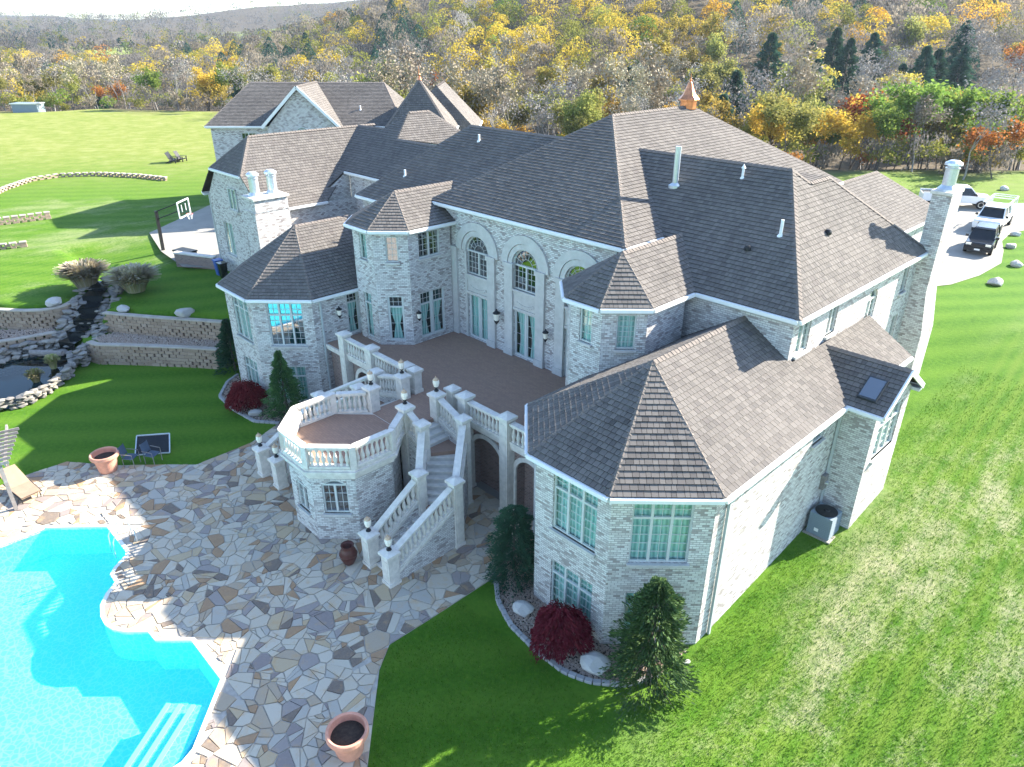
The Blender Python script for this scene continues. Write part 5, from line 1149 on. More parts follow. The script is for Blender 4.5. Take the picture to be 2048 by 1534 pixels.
for k in range(10): a = 2 * pi * k / 10; m.tube([r0 + V((.23 * cos(a), .23 * sin(a), 0)), r0 + V((.12 * cos(a + .5), .12 * sin(a + .5), -.4))], .01, 4)
obj('net', m, 'white_pipe', hoop)
bx_ = thing('deck_box', 'dark grey storage box at the court corner', 'storage box', (-52.6, 17.75, 3.05)); m = MB(); m.obox((-52.6, 17.9), .75, .4, 3.05, 3.65, .3); obj('body', m, 'timber_grey', bx_); m = MB(); m.obox((-52.6, 17.9), .8, .45, 3.65, 3.75, .3); obj('lid', m, 'black_metal', bx_)
for x, y, mt, lb in ((-47.9, 18.3, 'blue_plastic', 'blue wheeled bin beside the chimney wing'), (-47.0, 18.2, 'car_black', 'black wheeled bin beside the chimney wing')):
    t_ = thing('wheeled_bin', lb, 'bin', (x, y, 2.9)); m = MB(); m.lathe((x, y, 2.9), [(.26, 0), (.34, .95), (.36, 1.0)], 4, ang0=pi / 4); obj('body', m, mt, t_); m = MB(); m.box(x - .29, x + .29, y - .3, y + .27, 3.9, 3.97); obj('lid', m, mt, t_)
def adirondack(x, y, z, rz, label):
    t_ = link('garden_chair', None, None, (x, y, z), rz); tag(t_, label, 'chair', 'dark slatted garden chairs on the upper lawn')
    def p(nm, mb): o = bpy.data.objects.new(nm, mb.data(nm, 'black_metal')); COL.objects.link(o); o.parent = t_
    for i in range(5): m = MB(); m.beam((-.3 + .15 * i, .25, .3), (-.3 + .15 * i, .75, 1.25), .13, .03); p('back_slat', m)
    for i in range(4): m = MB(); m.box(-.38, .38, -.45 + .18 * i, -.3 + .18 * i, .38 - .03 * i, .41 - .03 * i); p('seat_slat', m)
    for s in (-1, 1): m = MB(); m.box(s * .45 - .08, s * .45 + .08, -.5, .45, .6, .64); p('armrest', m); m = MB(); m.box(s * .42 - .04, s * .42 + .04, -.45, -.35, 0, .6); p('leg', m); m = MB(); m.beam((s * .4, -.4, .38), (s * .4, .8, .05), .04, .12); p('leg', m)
adirondack(-96.6, 34.0, 3, 2.6, 'dark slatted garden chair on the upper lawn, its back to the chimney wing'); adirondack(-95.9, 33.5, 3, 2.45, 'dark slatted garden chair on the upper lawn, nearer the chimney wing'); adirondack(-96.3, 34.7, 3, 2.2, 'dark slatted garden chair on the upper lawn tucked behind the other two')
sh = thing('garden_shed', 'small blue grey shed at the far meadow edge', 'shed', (-183, 36, 3)); m = MB(); m.obox((-182, 37), 2.6, 1.3, 2.5, 4.3, 0.8); obj('wall', m, 'unit_blue_grey', sh); m = MB(); m.obox((-182, 37), 2.8, 1.5, 4.3, 4.5, .8); obj('roof', m, 'galvanised', sh)
for i, (x, y, c_) in enumerate(((-27.5, 84.2, 0), (-29.5, 83.4, 1))): pass
# ------------------------------------------------------------------ vehicles (built facing -Y, origin on the ground)
def vehicle(name, label, x, y, z, rz, L, W, H, paint, pickup=False, rack=False, lower=None):
    t_ = link(name, None, None, (x, y, z), rz); tag(t_, label, 'pickup truck' if pickup else 'car')
    def p(nm, mb, mt, par=None, smooth=False): o = bpy.data.objects.new(nm, mb.data(nm, mt, smooth=smooth)); COL.objects.link(o); o.parent = par or t_; return o
    def ext(prof, w0, w1=None, mb=None):
        mb = mb or MB(); w1 = w1 if w1 is not None else [w0] * len(prof); w1 = [w0] * len(prof) if not isinstance(w1, list) else w1; n = len(prof)
        vs = [(-w, yy, zz) for (yy, zz), w in zip(prof, w1)] + [(w, yy, zz) for (yy, zz), w in zip(prof, w1)]
        mb.mesh(vs, [tuple(range(n)), tuple(reversed(range(n, 2 * n)))] + [(i, n + i, n + (i + 1) % n, (i + 1) % n) for i in range(n)]); return mb
    h = W / 2; f = -L / 2; r = L / 2; gc = .32 if not pickup else .42; bz = gc + (.62 if not pickup else .68)
    body = [(f + .03, gc + .05), (f, gc + .35), (f + .12, bz - .02), (f + 1.25, bz + .06)] + ([(r - .02, bz + .03), (r, bz - .05), (r, gc + .1)] if not pickup else [(r - 1.95, bz + .05), (r, bz + .05), (r, gc + .1)])
    p('body', ext(body, h, [h - .06, h - .02, h - .05, h - .03] + [h - .03] * (len(body) - 4)), paint)
    ws = f + 1.2; cr = (r - 1.95) if pickup else (r - .15)
    gl = [(ws, bz + .03), (ws + .75, H - .05), (cr - (.12 if pickup else .35), H - .05), (cr, bz + .03)]; hw = h - .10
    p('windows', ext(gl, hw, [hw, hw - .16, hw - .16, hw]), 'car_black'); rf = [(ws + .62, H - .09), (ws + .85, H), (cr - .3, H), (cr - .1, H - .1)]
    p('cabin_roof', ext(rf, hw - .1, [hw - .12, hw - .17, hw - .17, hw - .12]), paint)
    for s in (-1, 1):
        m = MB(); m.beam((s * (hw + .005), ws, bz), (s * (hw - .155), ws + .75, H - .05), .07, .07); p('pillar', m, paint); m = MB(); m.beam((s * (hw + .004), (ws + cr) / 2 + .2, bz), (s * (hw - .15), (ws + cr) / 2 + .2, H - .05), .09, .06); p('pillar', m, paint)
        m = MB(); m.beam((s * (hw + .005), cr, bz), (s * (hw - .155), cr - (.12 if pickup else .35), H - .05), .12, .07); p('pillar', m, paint)
        m = MB(); m.box(s * (h + .08) - .1, s * (h + .08) + .1, ws + .2, ws + .32, bz + .08, bz + .26); p('mirror', m, 'car_black')
        m = MB(); m.box(s * (h - .28) - .18, s * (h - .28) + .18, f - .005, f + .1, gc + .42, gc + .56); p('headlight', m, 'lamp_glass')
        for yy in (f + .88, r - 1.05):
            w = MB(); R = .36 if not pickup else .40; xx = s * (h - .1)
            vs = []; n = 20
            for q, (dx, rad) in enumerate(((-.12, R), (.12, R))):
                for k in range(n): a = 2 * pi * k / n; vs.append((xx + dx, yy + rad * cos(a), R + rad * sin(a)))
            w.mesh(vs, [(k, (k + 1) % n, n + (k + 1) % n, n + k) for k in range(n)] + [tuple(range(n)), tuple(reversed(range(n, 2 * n)))]); wo = p('wheel', w, 'rubber')
            m = MB(); n = 12; m.mesh([(xx + s * .125, yy + R * .6 * cos(2 * pi * k / n), R + R * .6 * sin(2 * pi * k / n)) for k in range(n)] + [(xx + s * .10, yy, R)], [(k, (k + 1) % n, n) for k in range(n)]); p('rim', m, 'wheel_alloy', wo)
    m = MB(); m.box(-h + .45, h - .45, f - .012, f + .05, gc + .3, gc + .52); p('grille', m, 'black_metal'); m = MB(); m.box(-h + .08, h - .08, f - .05, f + .12, gc + .02, gc + .24); p('bumper', m, lower or 'black_metal')
    m = MB(); m.box(-.18, .18, f - .06, f - .05, gc + .08, gc + .2); p('number_plate', m, 'white_trim')
    if pickup:
        m = MB(); m.box(-h + .12, h - .12, r - 1.9, r - .08, bz + .055, bz + .06); p('bed', m, 'dark_interior')
        for s in (-1, 1): m = MB(); m.box(s * (h - .08) - .05, s * (h - .08) + .05, r - 1.95, r, bz + .05, bz + .2); p('bed_side', m, paint)
        if rack:
            m = MB()
            for s in (-1, 1):
                for yy in (r - 1.9, r - .9, r - .05): m.beam((s * (h - .08), yy, bz), (s * (h - .12), yy, H + .25), .05, .05)
                m.beam((s * (h - .12), f + 1.6, H + .27), (s * (h - .12), r, H + .27), .06, .06)
            for yy in (f + 1.7, r - 1.9, r - .9, r - .05): m.beam((-h + .1, yy, H + .31), (h - .1, yy, H + .31), .05, .05)
            p('ladder_rack', m, 'white_trim')
    return t_
vehicle('parked_car', 'black and white small SUV parked on the driveway in front of the pickup', -13.5, 62.4, 3.03, radians(8), 4.3, 1.82, 1.68, 'car_black')
vehicle('pickup_truck', 'white pickup truck with ladder rack parked behind the black SUV', -14.9, 70.6, 3.03, radians(4), 6.0, 2.0, 1.95, 'car_white', True, True, 'white_trim')
vehicle('pickup_truck', 'white pickup truck parked across the driveway behind the chimney', -19.9, 77.2, 3.03, radians(118), 5.8, 2.0, 1.9, 'car_white', True, False, 'white_trim')
# quad bikes and trailer by the front wing
tr = thing('utility_trailer', 'low dark utility trailer carrying mowers beside the white pickup', 'trailer', (-26, 74.5, 3.05)); rz = radians(28)
m = MB(); m.obox((-26, 74.6), 2.0, .95, 3.5, 3.6, rz); obj('deck', m, 'black_metal', tr); m = MB(); m.obox((-26, 74.6), 2.05, .05, 3.6, 4.0, rz); obj('side_rail', m, 'black_metal', tr)
for dx in (-.4, .4):
    for s in (-1, 1): m = MB(); c = V((-26, 74.6, 0)) + V((cos(rz), sin(rz), 0)) * dx + V((-sin(rz), cos(rz), 0)) * s; m.tube([c + V((-sin(rz), cos(rz), 0)) * .1 + V((0, 0, 3.36)), c - V((-sin(rz), cos(rz), 0)) * .1 + V((0, 0, 3.36))], .32, 16); obj('wheel', m, 'rubber', tr)
def mower(x, y, col, label):
    t_ = thing('ride_on_mower', label, 'mower', (x, y, 3.6)); m = MB(); m.obox((x, y), .75, .45, 3.75, 4.1, rz); obj('body', m, col, t_); m = MB(); m.obox((x - .3, y - .15), .25, .28, 4.1, 4.3, rz); m.obox((x - .5, y - .28), .06, .28, 4.2, 4.7, rz); obj('seat', m, 'car_black', t_)
    m = MB(); m.tube([(x + .35, y + .2, 4.1), (x + .25, y + .12, 4.7)], .03, 6); m.tube([(x - .6, y - .6, 4.1), (x - .6, y - .6, 5.2), (x - .95, y + .1, 5.2), (x - .95, y + .1, 4.1)], .035, 6); obj('roll_bar', m, 'black_metal', t_)
    for dx, s in ((.5, 1), (.5, -1), (-.5, 1), (-.5, -1)): c = V((x, y, 3.8)) + V((cos(rz), sin(rz), 0)) * dx + V((-sin(rz), cos(rz), 0)) * s * .48; m = MB(); m.tube([c + V((-sin(rz), cos(rz), 0)) * .1, c - V((-sin(rz), cos(rz), 0)) * .1], .22, 14); obj('wheel', m, 'rubber', t_)
mower(-26.8, 74.2, 'red_plastic', 'red ride on mower on the trailer'); mower(-25.3, 75.0, 'blue_plastic', 'blue ride on mower on the trailer')
# ------------------------------------------------------------------ plants
def quads(cent, size, rng, up_bias=0.0, aspect=.75, axis_=None):
    """leaf faces: centres (n,3), size scalar or (n,), random facing"""
    n = len(cent); a = rng.normal(size=(n, 3)); a[:, 2] *= .6; a /= np.linalg.norm(a, axis=1)[:, None]
    b = rng.normal(size=(n, 3)); b -= (b * a).sum(1)[:, None] * a; b /= np.linalg.norm(b, axis=1)[:, None]
    if axis_ is not None:
        a = axis_ / (np.linalg.norm(axis_, axis=1)[:, None] + 1e-9); b = rng.normal(size=(n, 3)); b -= (b * a).sum(1)[:, None] * a; b /= np.linalg.norm(b, axis=1)[:, None]
    s = (np.full(n, size) if np.isscalar(size) else size)[:, None] / 2
    v = np.stack([cent - a * s, cent + b * s * aspect, cent + a * s, cent - b * s * aspect], 1).reshape(-1, 3)
    return v, np.arange(4 * n).reshape(-1, 4)
def segs_mesh(segs, k=4):
    vs = []; fs = []
    for a, b, ra, rb in segs:
        t = b - a; L = np.linalg.norm(t); t = t / (L + 1e-9); x = np.cross(t, (0, 0, 1.) if abs(t[2]) < .9 else (1., 0, 0)); x /= np.linalg.norm(x); y = np.cross(t, x); i = len(vs); n = k if ra > .04 else 3
        for p, r in ((a, ra), (b, rb)):
            for q in range(n): an = 2 * pi * q / n; vs.append(p + (x * cos(an) + y * sin(an)) * r)
        for q in range(n): fs.append((i + q, i + (q + 1) % n, i + n + (q + 1) % n, i + n + q))
    return np.array(vs, np.float32), np.array(fs, np.int32)
def skeleton(seed, H, spread=.5, depth=5, r0=.16, kids=3, multi=1):
    rng = np.random.default_rng(seed); segs = []; tips = []
    def grow(p, d, L, r, lev):
        n = 3 if lev < 2 else 2; q = p
        for i in range(n):
            d = d + rng.normal(size=3) * .10 * (1 + .5 * lev); d[2] += .07; d /= np.linalg.norm(d); e = q + d * L / n; r2 = r * (1 - .22); segs.append((q, e, r, r2)); q, r = e, r2
            if lev > 0 and lev < depth and i > 0 and rng.random() < .5: side(q, d, L * .6, r * .6, lev + 1)
        if lev >= depth or r < .012: tips.append(q); return
        for _ in range(kids if lev else kids + 1): side(q, d, L * rng.uniform(.62, .84), r * .66, lev + 1)
    def side(p, d, L, r, lev):
        o = rng.normal(size=3); o -= o.dot(d) * d; o /= np.linalg.norm(o); nd = d + o * rng.uniform(.45, .95) * spread * 1.7; nd[2] = max(nd[2], .02) + .12; nd /= np.linalg.norm(nd)
        if lev <= depth: grow(p, nd, L, r, lev)
        else: tips.append(p + nd * L * .5)
    for m in range(multi):
        d = np.array([rng.normal() * .12 * multi, rng.normal() * .12 * multi, 1.]); d /= np.linalg.norm(d); grow(np.array([0., 0, -.2]), d, H * .36, r0, 0)
    zmax = max(t[2] for t in tips); k = H / zmax
    return [(a * k, b * k, ra, rb) for a, b, ra, rb in segs], np.array(tips) * k
def tree_proto(seed, H, leafm, nleaf, lsize, bark='bark', spread=.5, depth=4, r0=.16, kids=3, jit=.5, multi=1):
    segs, tips = skeleton(seed, H, spread, depth, r0, kids, multi); rng = np.random.default_rng(seed + 99); v, f = segs_mesh(segs)
    tm = np_mesh('trunk', v, f, None, None); tm.materials.append(MATS[bark]) if False else tm.materials.append(MATS[bark])
    cm = None
    if nleaf:
        c = tips[rng.integers(0, len(tips), nleaf)] + rng.normal(size=(nleaf, 3)) * jit * np.array([1, 1, .8]); lv, lf = quads(c, rng.uniform(.6, 1.3, nleaf) * lsize, rng)
        cl_ = np.clip(rng.random(nleaf) * .6 + (np.sin(c[:, 0] * 1.3 + c[:, 2]) * .5 + .5) * .4, 0, 1); cm = np_mesh('crown', lv, lf, leafm, cl_)
    return tm, cm
def conifer_proto(seed, H, R, leafm, n, size, dome=1.0, bare=.06):
    rng = np.random.default_rng(seed); t = rng.random(n) ** .75; z = H * (bare + (1 - bare) * t); rad = R * (1 - t) ** dome * (.80 + .25 * np.sin(z / H * 46 + rng.random(n))) + .05; a = rng.random(n) * 2 * pi; a += .16 * np.sin(a * 7 + z * 3); rad = rad * (1 + .20 * np.sin(a * 3 + z * 2.1 + seed) + .14 * np.sin(a * 5 - z * 4.3 + 2 * seed))
    rr = rad * np.sqrt(rng.random(n) * .7 + .3); c = np.stack([rr * np.cos(a), rr * np.sin(a), z - .22 * rr], 1); ax = np.stack([np.cos(a), np.sin(a), rng.normal(size=n) * .35 + .12], 1)
    v, f = quads(c, rng.uniform(.6, 1.3, n) * size, rng, aspect=.30, axis_=ax); cm = np_mesh('crown', v, f, leafm, rng.random(n)); sg = [(np.array([0, 0, -.1]), np.array([0, 0, H * .5]), .02 * H + .03, .012 * H), (np.array([0, 0, H * .5]), np.array([0, 0, H * .99]), .012 * H, .01)]
    for i in range(26):
        zz = H * (bare + .02 + .9 * i / 26); an = i * 2.4; r_ = R * (1 - i / 26) ** dome * .9; sg.append((np.array([0, 0, zz]), np.array([r_ * cos(an), r_ * sin(an), zz - .15 * r_]), .012 * H * .5, .005))
    v, f = segs_mesh(sg); tm = np_mesh('trunk', v, f, 'bark'); return tm, cm
def place(name, proto, x, y, z, s, rz, label, cat, group=None, sz=1.0):
    t_ = link(name, None, None, (x, y, z), rz, (s, s, s * sz)); tag(t_, label, cat, group)
    for nm, me_ in (('trunk', proto[0]), ('crown', proto[1])):
        if me_ is not None: o = bpy.data.objects.new(nm, me_); COL.objects.link(o); o.parent = t_
    return t_
# garden plants near the house
place('spruce_tree', conifer_proto(1, 3.7, 1.2, 'needle_mid', 18000, .14, .8), -31.4, 14.1, 0, 1, .3, 'dark green conical spruce against the pond side bay wing', 'tree')
place('pine_tree', conifer_proto(2, 4.1, 1.4, 'needle_mid', 24000, .15, .5), -8.25, 13.75, 0, 1, 1.1, 'bushy green pine in front of the bay wing corner beside a large boulder', 'tree')
place('arborvitae', conifer_proto(3, 3.3, 1.1, 'needle_dark', 18000, .12, .35), -14.35, 13.95, 0, 1, 2, 'rounded dark arborvitae between the arches and the bay wing', 'tree')
place('spruce_tree', conifer_proto(4, 3.2, 1.1, 'needle_dark', 6000, .22, .7), -38.7, 14.6, 0, 1, 2, 'dark evergreen at the end of the retaining walls behind the pond side bay', 'tree')
def shrub_proto(seed, R, H, leafm, n, size, droop=.5):
    rng = np.random.default_rng(seed); a = rng.random(n) * 2 * pi; u = rng.random(n); rr = R * np.sqrt(u); z = H * np.sqrt(np.clip(1 - (rr / R) ** 2 * .9, 0, 1)) * (.55 + .45 * rng.random(n) ** .5) * (1 + .1 * np.sin(a * 5 + rr * 4)); rr = rr * (1 + .16 * np.sin(a * 3 + seed) + .08 * np.sin(a * 7)); c = np.stack([rr * np.cos(a), rr * np.sin(a), z], 1) + rng.normal(size=(n, 3)) * .04
    ax = np.stack([np.cos(a), np.sin(a), -droop - rng.random(n) * .6], 1); v, f = quads(c, rng.uniform(.6, 1.3, n) * size, rng, aspect=.4, axis_=ax); cm = np_mesh('crown', v, f, leafm, rng.random(n))
    sg, _ = skeleton(seed, H * .85, .9, 3, .05, 3, 2); v, f = segs_mesh(sg); return np_mesh('trunk', v, f, 'bark'), cm
place('maple_shrub', shrub_proto(5, .95, 1.5, 'leaf_crimson', 9000, .13), -33.7, 12.95, 0, 1, 0, 'domed crimson laceleaf maple below the pond side bay windows', 'shrub')
place('maple_shrub', shrub_proto(6, .95, 1.6, 'leaf_crimson', 9000, .13), -11.15, 12.85, 0, 1, 0, 'domed crimson laceleaf maple in front of the bay wing windows', 'shrub')
def grass_clump(seed, R, H, n, mat, w=.03):
    rng = np.random.default_rng(seed); a = rng.random(n) * 2 * pi; b0 = rng.random(n) ** .5 * R * .35; out = rng.random(n) ** .8 * R * .8; h = H * (.55 + .45 * rng.random(n)); P0 = np.stack([b0 * np.cos(a), b0 * np.sin(a), np.zeros(n)], 1); P1 = P0 + np.stack([out * .45 * np.cos(a), out * .45 * np.sin(a), h * .75], 1); P2 = P0 + np.stack([out * np.cos(a), out * np.sin(a), h * (1 - .25 * out / R)], 1); s = np.stack([-np.sin(a), np.cos(a), np.zeros(n)], 1) * w
    v = np.stack([P0 - s, P0 + s, P1 + s, P1 - s, P2 + s * 1.4, P2 - s * 1.4], 1).reshape(-1, 3); i = np.arange(n)[:, None] * 6; f = np.concatenate([i + np.array([[0, 1, 2, 3]]), i + np.array([[3, 2, 4, 5]])]); return np_mesh('blades', v, f, mat, np.tile(rng.random(n), 2))
def clump(x, y, z, seed, R, H, n, mat, label):
    t_ = thing('ornamental_grass', label, 'grass clump', (x, y, z)); o = bpy.data.objects.new('blades', grass_clump(seed, R, H, n, mat)); COL.objects.link(o); o.parent = t_
clump(-52.3, 11.1, 2.6, 1, 1.6, 1.9, 1500, 'plume', 'tan plumed ornamental grass on the meadow side of the waterfall top'); clump(-49.3, 13.2, 2.6, 2, 1.6, 1.8, 1500, 'plume', 'grey tan plumed ornamental grass on the house side of the waterfall top')
clump(-43.9, 5.6, .45, 3, .5, .8, 220, 'straw_blade', 'spiky pale water plant at the pond rim'); clump(-45.2, 6.8, .45, 4, .45, .9, 220, 'straw_blade', 'spiky pale water plant by the pond waterfall')
# ------------------------------------------------------------------ woodland
def pxl(x, y, z):
    d = V((x, y, z)) - cam.location; fw = V((-SA * cos(radians(26.45)), CA * cos(radians(26.45)), -sin(radians(26.45)))); rt = V((CA, SA, 0)); up_ = rt.cross(fw); w = d.dot(fw); return 1024 + 1424 * d.dot(rt) / w, 767 - 1424 * d.dot(up_) / w, w
KIN = {}
def kinds(name, n, **k): KIN[name] = [tree_proto(hash_ + 10 * i, **k) for i, hash_ in enumerate([sum(map(ord, name))] * n)]
kinds('yellow', 3, H=10, leafm='leaf_yellow', nleaf=4200, lsize=.40, depth=4, jit=.6); kinds('gold', 2, H=8, leafm='leaf_gold', nleaf=2200, lsize=.38, depth=4, jit=.5)
kinds('olive', 3, H=9, leafm='leaf_olive', nleaf=3800, lsize=.38, depth=4, jit=.65); kinds('green', 2, H=8, leafm='leaf_green', nleaf=2200, lsize=.38, depth=4, jit=.5)
kinds('orange', 2, H=8, leafm='leaf_orange', nleaf=1800, lsize=.36, depth=4, jit=.5); kinds('tan', 3, H=11, leafm='leaf_tan', nleaf=1300, lsize=.34, depth=5, bark='grey_bark', kids=2, jit=.55)
kinds('bare', 4, H=11, leafm='leaf_grey', nleaf=700, lsize=.30, depth=6, bark='grey_bark', kids=2, jit=.6, r0=.18); kinds('pale', 2, H=12, leafm=None, nleaf=0, lsize=.2, depth=6, bark='pale_bark', kids=2, r0=.2)
KIN['fir'] = [conifer_proto(30 + i, 11, 4.0, 'needle_dark', 4200, .75, .62, .06) for i in range(2)]
NAMES = dict(yellow='broadleaf_tree', gold='broadleaf_tree', olive='broadleaf_tree', green='broadleaf_tree', orange='broadleaf_tree', tan='broadleaf_tree', bare='bare_tree', pale='bare_tree', fir='fir_tree')
LOOK = dict(yellow='yellow leaved autumn tree', gold='golden orange autumn tree', olive='olive green autumn tree', green='fresh green tree', orange='rust orange autumn tree', tan='tan half bare autumn tree', bare='grey leafless tree', pale='white barked leafless tree', fir='dark green fir')
wr = random.Random(21)
def species(px, py, t):
    if t == 99: return wr.choices(('bare', 'tan', 'olive', 'fir', 'yellow', 'green'), (.40, .22, .22, .10, .03, .03))[0]
    if 930 < px < 1420 and 30 < py < 200: return wr.choices(('yellow', 'olive', 'tan', 'gold', 'bare', 'green'), (.50, .16, .14, .07, .09, .04))[0]
    if 1620 < px < 1930 and 100 < py < 215: return wr.choices(('fir', 'bare', 'olive', 'yellow', 'tan'), (.55, .15, .1, .1, .1))[0]
    if 740 < px < 850 and 60 < py < 190: return wr.choices(('fir', 'bare', 'tan'), (.5, .3, .2))[0]
    if 470 < px < 640 and 70 < py < 150: return wr.choices(('fir', 'olive', 'tan', 'yellow', 'bare'), (.28, .22, .2, .15, .15))[0]
    if px > 1480 and t < 32: return wr.choices(('olive', 'yellow', 'gold', 'green', 'tan', 'bare', 'orange'), (.30, .30, .12, .16, .04, .06, .02))[0]
    if px > 1400: return wr.choices(('bare', 'tan', 'yellow', 'gold', 'olive', 'orange', 'fir', 'green'), (.27, .17, .20, .09, .16, .02, .07, .02))[0]
    if px < 850 and t < 25: return wr.choices(('bare', 'tan', 'olive', 'yellow', 'green', 'gold', 'orange'), (.40, .20, .20, .07, .07, .03, .03))[0]
    if 850 <= px <= 1480 and t < 40: return wr.choices(('bare', 'tan', 'olive', 'gold', 'yellow', 'pale', 'green'), (.48, .22, .10, .08, .06, .03, .03))[0]
    return wr.choices(('bare', 'tan', 'olive', 'yellow', 'gold', 'orange', 'fir', 'pale'), (.33, .21, .20, .15, .04, .02, .04, .01))[0]
cand = []
v = 80.0
while v < 345:
    sp = 6.2 if v < 125 else (8.4 if v < 220 else 10.0); u = -v * .80 - 6
    while u < v * .80 + 6:
        uu, vv = u + wr.uniform(-.42, .42) * sp, v + wr.uniform(-.42, .42) * sp; u += sp; th = uu / vv; t = vv - edge_d(th)
        if t < 1.0 + 2 * wr.random(): continue
        if clearing(th, vv): continue
        x, y = uu * CA - vv * SA, uu * SA + vv * CA; z = height(x, y); px, py, w = pxl(x, y, z + 7)
        if -60 < px < 2110 and -90 < py: cand.append((x, y, z, t, px, py, w))
    v += sp
def hidden(px, py):   # behind the buildings
    return (430 < px < 900 and py > 215) or (1150 < px < 1480 and py > 290) or (900 <= px <= 1150 and py > 330)
cand = [c for c in cand if not hidden(c[4], c[5] - 60)]
cand.sort(key=lambda c: c[6] + (20 * wr.random()))
labels_of = {}
single, rest_t = cand[:300], cand[300:]
for i, (x, y, z, t, px, py, w) in enumerate(single):
    sp = species(px, py, t); s = wr.uniform(.7, 1.25) * (.8 if t < 8 else 1.05)
    where = ('at the meadow edge beyond the chimney wing' if px < 420 else 'behind the garage house' if px < 930 else 'in the wood behind the centre roof' if px < 1480 else 'behind the driveway and front wing')
    place(NAMES[sp], wr.choice(KIN[sp]), x, y, z - .15, s, wr.uniform(0, 6.28), f'{"small " if s < .82 else "tall " if s > 1.1 else ""}{LOOK[sp]} {where}', 'tree', f'{sp} trees {where}', wr.uniform(.9, 1.2))
for (x, y, z, sp, s, lb) in ((-23.6, 92.5, 2.6, 'bare', .95, 'leafless multi stemmed tree standing alone on the far lawn beyond the driveway'), (-21.2, 95.5, 2.4, 'orange', .8, 'orange leaved tree on the far lawn edge beside the lone leafless tree')):
    place(NAMES[sp], KIN[sp][0], x, y, z, s, 1, lb, 'tree')
# the rest of the wood: one mass
LEAFC = dict(yellow=(.50, .38, .055), gold=(.52, .31, .04), olive=(.25, .25, .055), green=(.16, .23, .04), orange=(.42, .19, .05), tan=(.25, .215, .165), bare=(.185, .17, .155), pale=(.30, .28, .26), fir=(.035, .085, .06))
k = NT('wood_mass'); at = k.n('Attribute', attribute_name='tint'); k.l(at.outputs['Color'], k.b.inputs['Base Color']); k.rough(.9); k.b.inputs['Specular IOR Level'].default_value = .05
tl = k.n('BsdfTranslucent'); k.l(at.outputs['Color'], tl.inputs[0]); mx = k.n('MixShader'); mx.inputs[0].default_value = .42; k.l(k.b.outputs[0], mx.inputs[1]); k.l(tl.outputs[0], mx.inputs[2]); k.l(mx.outputs[0], k.out.inputs[0])
def mass(items, per, size, name, label, mul=1.0):
    n = len(items); rng = np.random.default_rng(5); V_ = []; F_ = []; C_ = []; o = 0
    for (x, y, z, sp, H, R) in items:
        if sp == 'fir':
            q = rng.random(per); zz = H * (.08 + .92 * q); rr = R * .95 * (1 - q) ** .7 + .1; a = rng.random(per) * 6.283; c = np.stack([x + rr * np.cos(a), y + rr * np.sin(a), z + zz], 1)
        else:
            nl = 12; lob = rng.normal(size=(nl, 3)); lob /= np.linalg.norm(lob, axis=1)[:, None]; lob = lob * np.array([R * .62, R * .62, H * .24]) + np.array([0, 0, H * .64]); dn = rng.normal(size=(per, 3)); dn /= np.linalg.norm(dn, axis=1)[:, None]; dn[:, 2] = np.abs(dn[:, 2]) * 1.1 - .15; c = lob[rng.integers(0, nl, per)] + dn * R * (.34 + .07 * rng.random((per, 1))) + np.array([x, y, z])
            if sp in ('bare', 'tan', 'pale'): c[: per // 5, 2] = z + rng.random(per // 5) * H * .7; c[: per // 5, :2] = np.array([x, y]) + rng.normal(size=(per // 5, 2)) * R * .2
        s = rng.uniform(.6, 1.3, per) * size
        if sp in ('bare', 'pale', 'tan'):
            ax = rng.normal(size=(per, 3)) * .5; ax[:, 2] += 1; vq, fq_ = quads(c, s * 1.7, rng, aspect=.20 if sp != 'tan' else .42, axis_=ax)
        else: vq, fq_ = quads(c, s, rng)
        V_.append(vq); F_.append(fq_ + o); o += len(vq); base = np.array(LEAFC[sp]) * rng.uniform(.75, 1.25) * mul; C_.append(base * (rng.uniform(.82, 1.18, per))[:, None])
    me_ = np_mesh(name, np.concatenate(V_), np.concatenate(F_), 'wood_mass'); c = np.concatenate(C_); c = np.concatenate([c, np.ones((len(c), 1))], 1).astype(np.float32)
    a_ = me_.attributes.new('tint', 'FLOAT_COLOR', 'FACE'); a_.data.foreach_set('color', c.ravel()); return tag(link(name, me_), label, None, None, 'stuff')
items = []
for (x, y, z, t, px, py, w) in rest_t:
    sp = species(px, py, t); H = wr.uniform(11, 17); items.append((x, y, z - .5, sp, H, wr.uniform(4.2, 6.6)))
mass(items, 1100, .46, 'woodland', 'autumn woodland covering the hillside')
items = []; v = 350.0
while v < 2700:
    sp_ = 10 + (v - 350) * .018; u = -v * .82
    while u < v * .80:
        uu, vv = u + wr.uniform(-.45, .45) * sp_, v + wr.uniform(-.45, .45) * sp_; u += sp_; th = uu / vv; x, y = uu * CA - vv * SA, uu * SA + vv * CA; z = height(x, y); px, py, w = pxl(x, y, z + 12)
        if py < -40 or clearing(th, vv): continue
        q = species(300, 50, 99); k_ = max(1, sp_ / 11); items.append((x, y, z - 1, q, wr.uniform(8, 12) * min(1.7, k_), wr.uniform(3, 4.4) * k_))
    v += sp_ * (1 if v < 600 else 1.5)
mass(items, 84, 1.15, 'far_woodland', 'distant wooded hills', .6)
# low scrub along the wood edge
items = []
for c in cand[:420]:
    for _ in range(3):
        if c[3] < 18: items.append((c[0] + wr.uniform(-3.5, 3.5), c[1] + wr.uniform(-3.5, 3.5), c[2] - .3, wr.choices(('olive', 'tan', 'bare', 'green', 'yellow', 'orange'), (.36, .22, .18, .14, .08, .02))[0], wr.uniform(2, 4.6), wr.uniform(1.5, 2.6)))
mass(items, 300, .32, 'scrub', 'low tangled scrub along the wood edge')
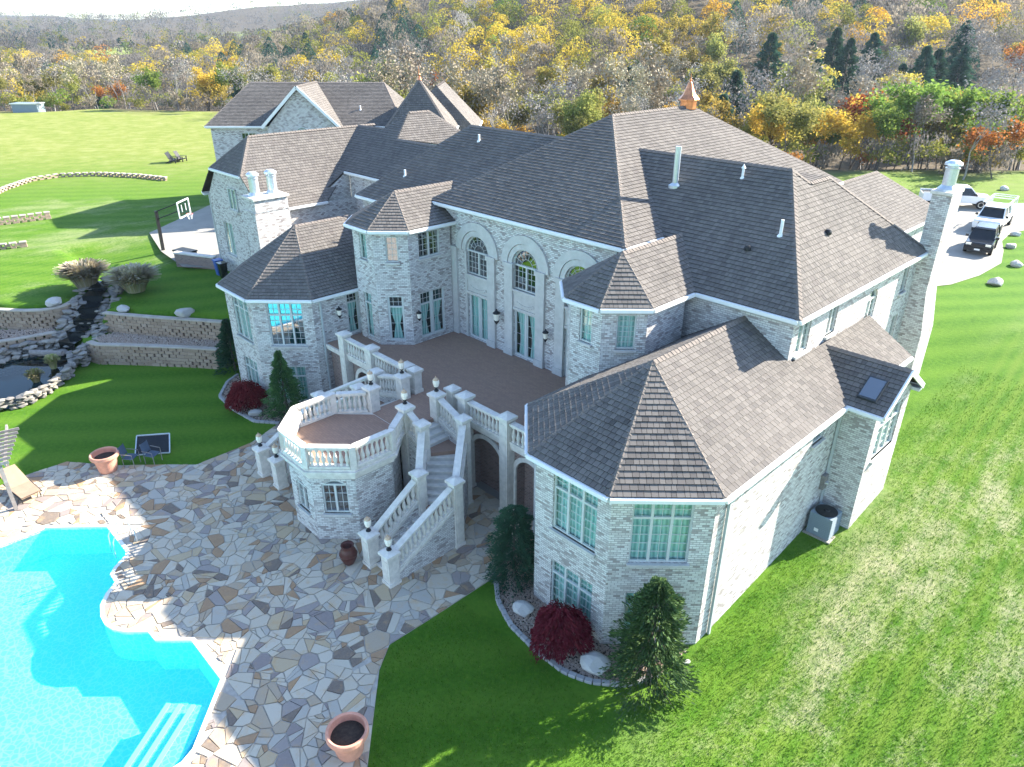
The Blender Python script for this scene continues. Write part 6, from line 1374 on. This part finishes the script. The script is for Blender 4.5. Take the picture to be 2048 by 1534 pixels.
# ------------------------------------------------------------------ turf blades on the nearer lawns
rng = np.random.default_rng(9); N = 420000; X = rng.uniform(-15, 9, N); Y = rng.uniform(2, 40, N); keep = np.zeros(N, bool)
fw_ = np.array([-SA * cos(radians(26.45)), CA * cos(radians(26.45)), -sin(radians(26.45))]); rt_ = np.array([CA, SA, 0]); up_ = np.cross(rt_, fw_)
Z = np.where(X > -9.5, np.clip(.098 * (Y - 15.5), 0, 3), 0); Dv = np.stack([X, Y, Z - 18], 1); w = Dv @ fw_; a = Dv @ rt_ / w; b = Dv @ up_ / w; dist = np.linalg.norm(Dv, axis=1)
keep = (np.abs(a) < .74) & (np.abs(b) < .56) & (rng.random(N) < np.clip(22 / dist, 0, 1) ** 2.2)
keep &= ~((X < -7.9) & (Y > 13.0)) & ~((X < -6.6) & (Y > 24) & (Y < 28)) & ~((X < -8) & (Y > 11.9))
# lawn in front of the bay: right of the patio edge only
keep &= (X > np.interp(Y, [2, 3.9, 6, 8.1, 8.93, 13], [-8.8, -9.3, -11.8, -14.3, -14.95, -14.9]) + .05)
X, Y, Z = X[keep], Y[keep], Z[keep]; n = len(X); an = rng.random(n) * 6.283; h = rng.uniform(.04, .09, n); wd = rng.uniform(.008, .016, n); ln = rng.normal(size=(n, 2)) * .03
P0 = np.stack([X - wd * np.cos(an), Y - wd * np.sin(an), Z - .01], 1); P1 = np.stack([X + wd * np.cos(an), Y + wd * np.sin(an), Z - .01], 1); P2 = np.stack([X + ln[:, 0], Y + ln[:, 1], Z + h], 1)
vv = np.stack([P0, P1, P2], 1).reshape(-1, 3); tag(link('grass', np_mesh('grass', vv, np.arange(3 * n).reshape(-1, 3), 'grass_blade', rng.random(n))), 'short lawn grass', None, None, 'stuff')
# ------------------------------------------------------------------ haze over the valley
hz = MB(); hz.box(-3300, 1150, -480, 3300, -30, 160); k = NT('haze'); k.t.nodes.remove(k.b); pv = k.n('VolumePrincipled'); pv.inputs['Color'].default_value = (.58, .76, 1, 1); pv.inputs['Density'].default_value = .00011; pv.inputs['Anisotropy'].default_value = .2; k.l(pv.outputs[0], k.out.inputs['Volume'])
HAZE = True
if HAZE: tag(obj('haze', hz, 'haze'), 'thin blue autumn haze', None, None, 'stuff')
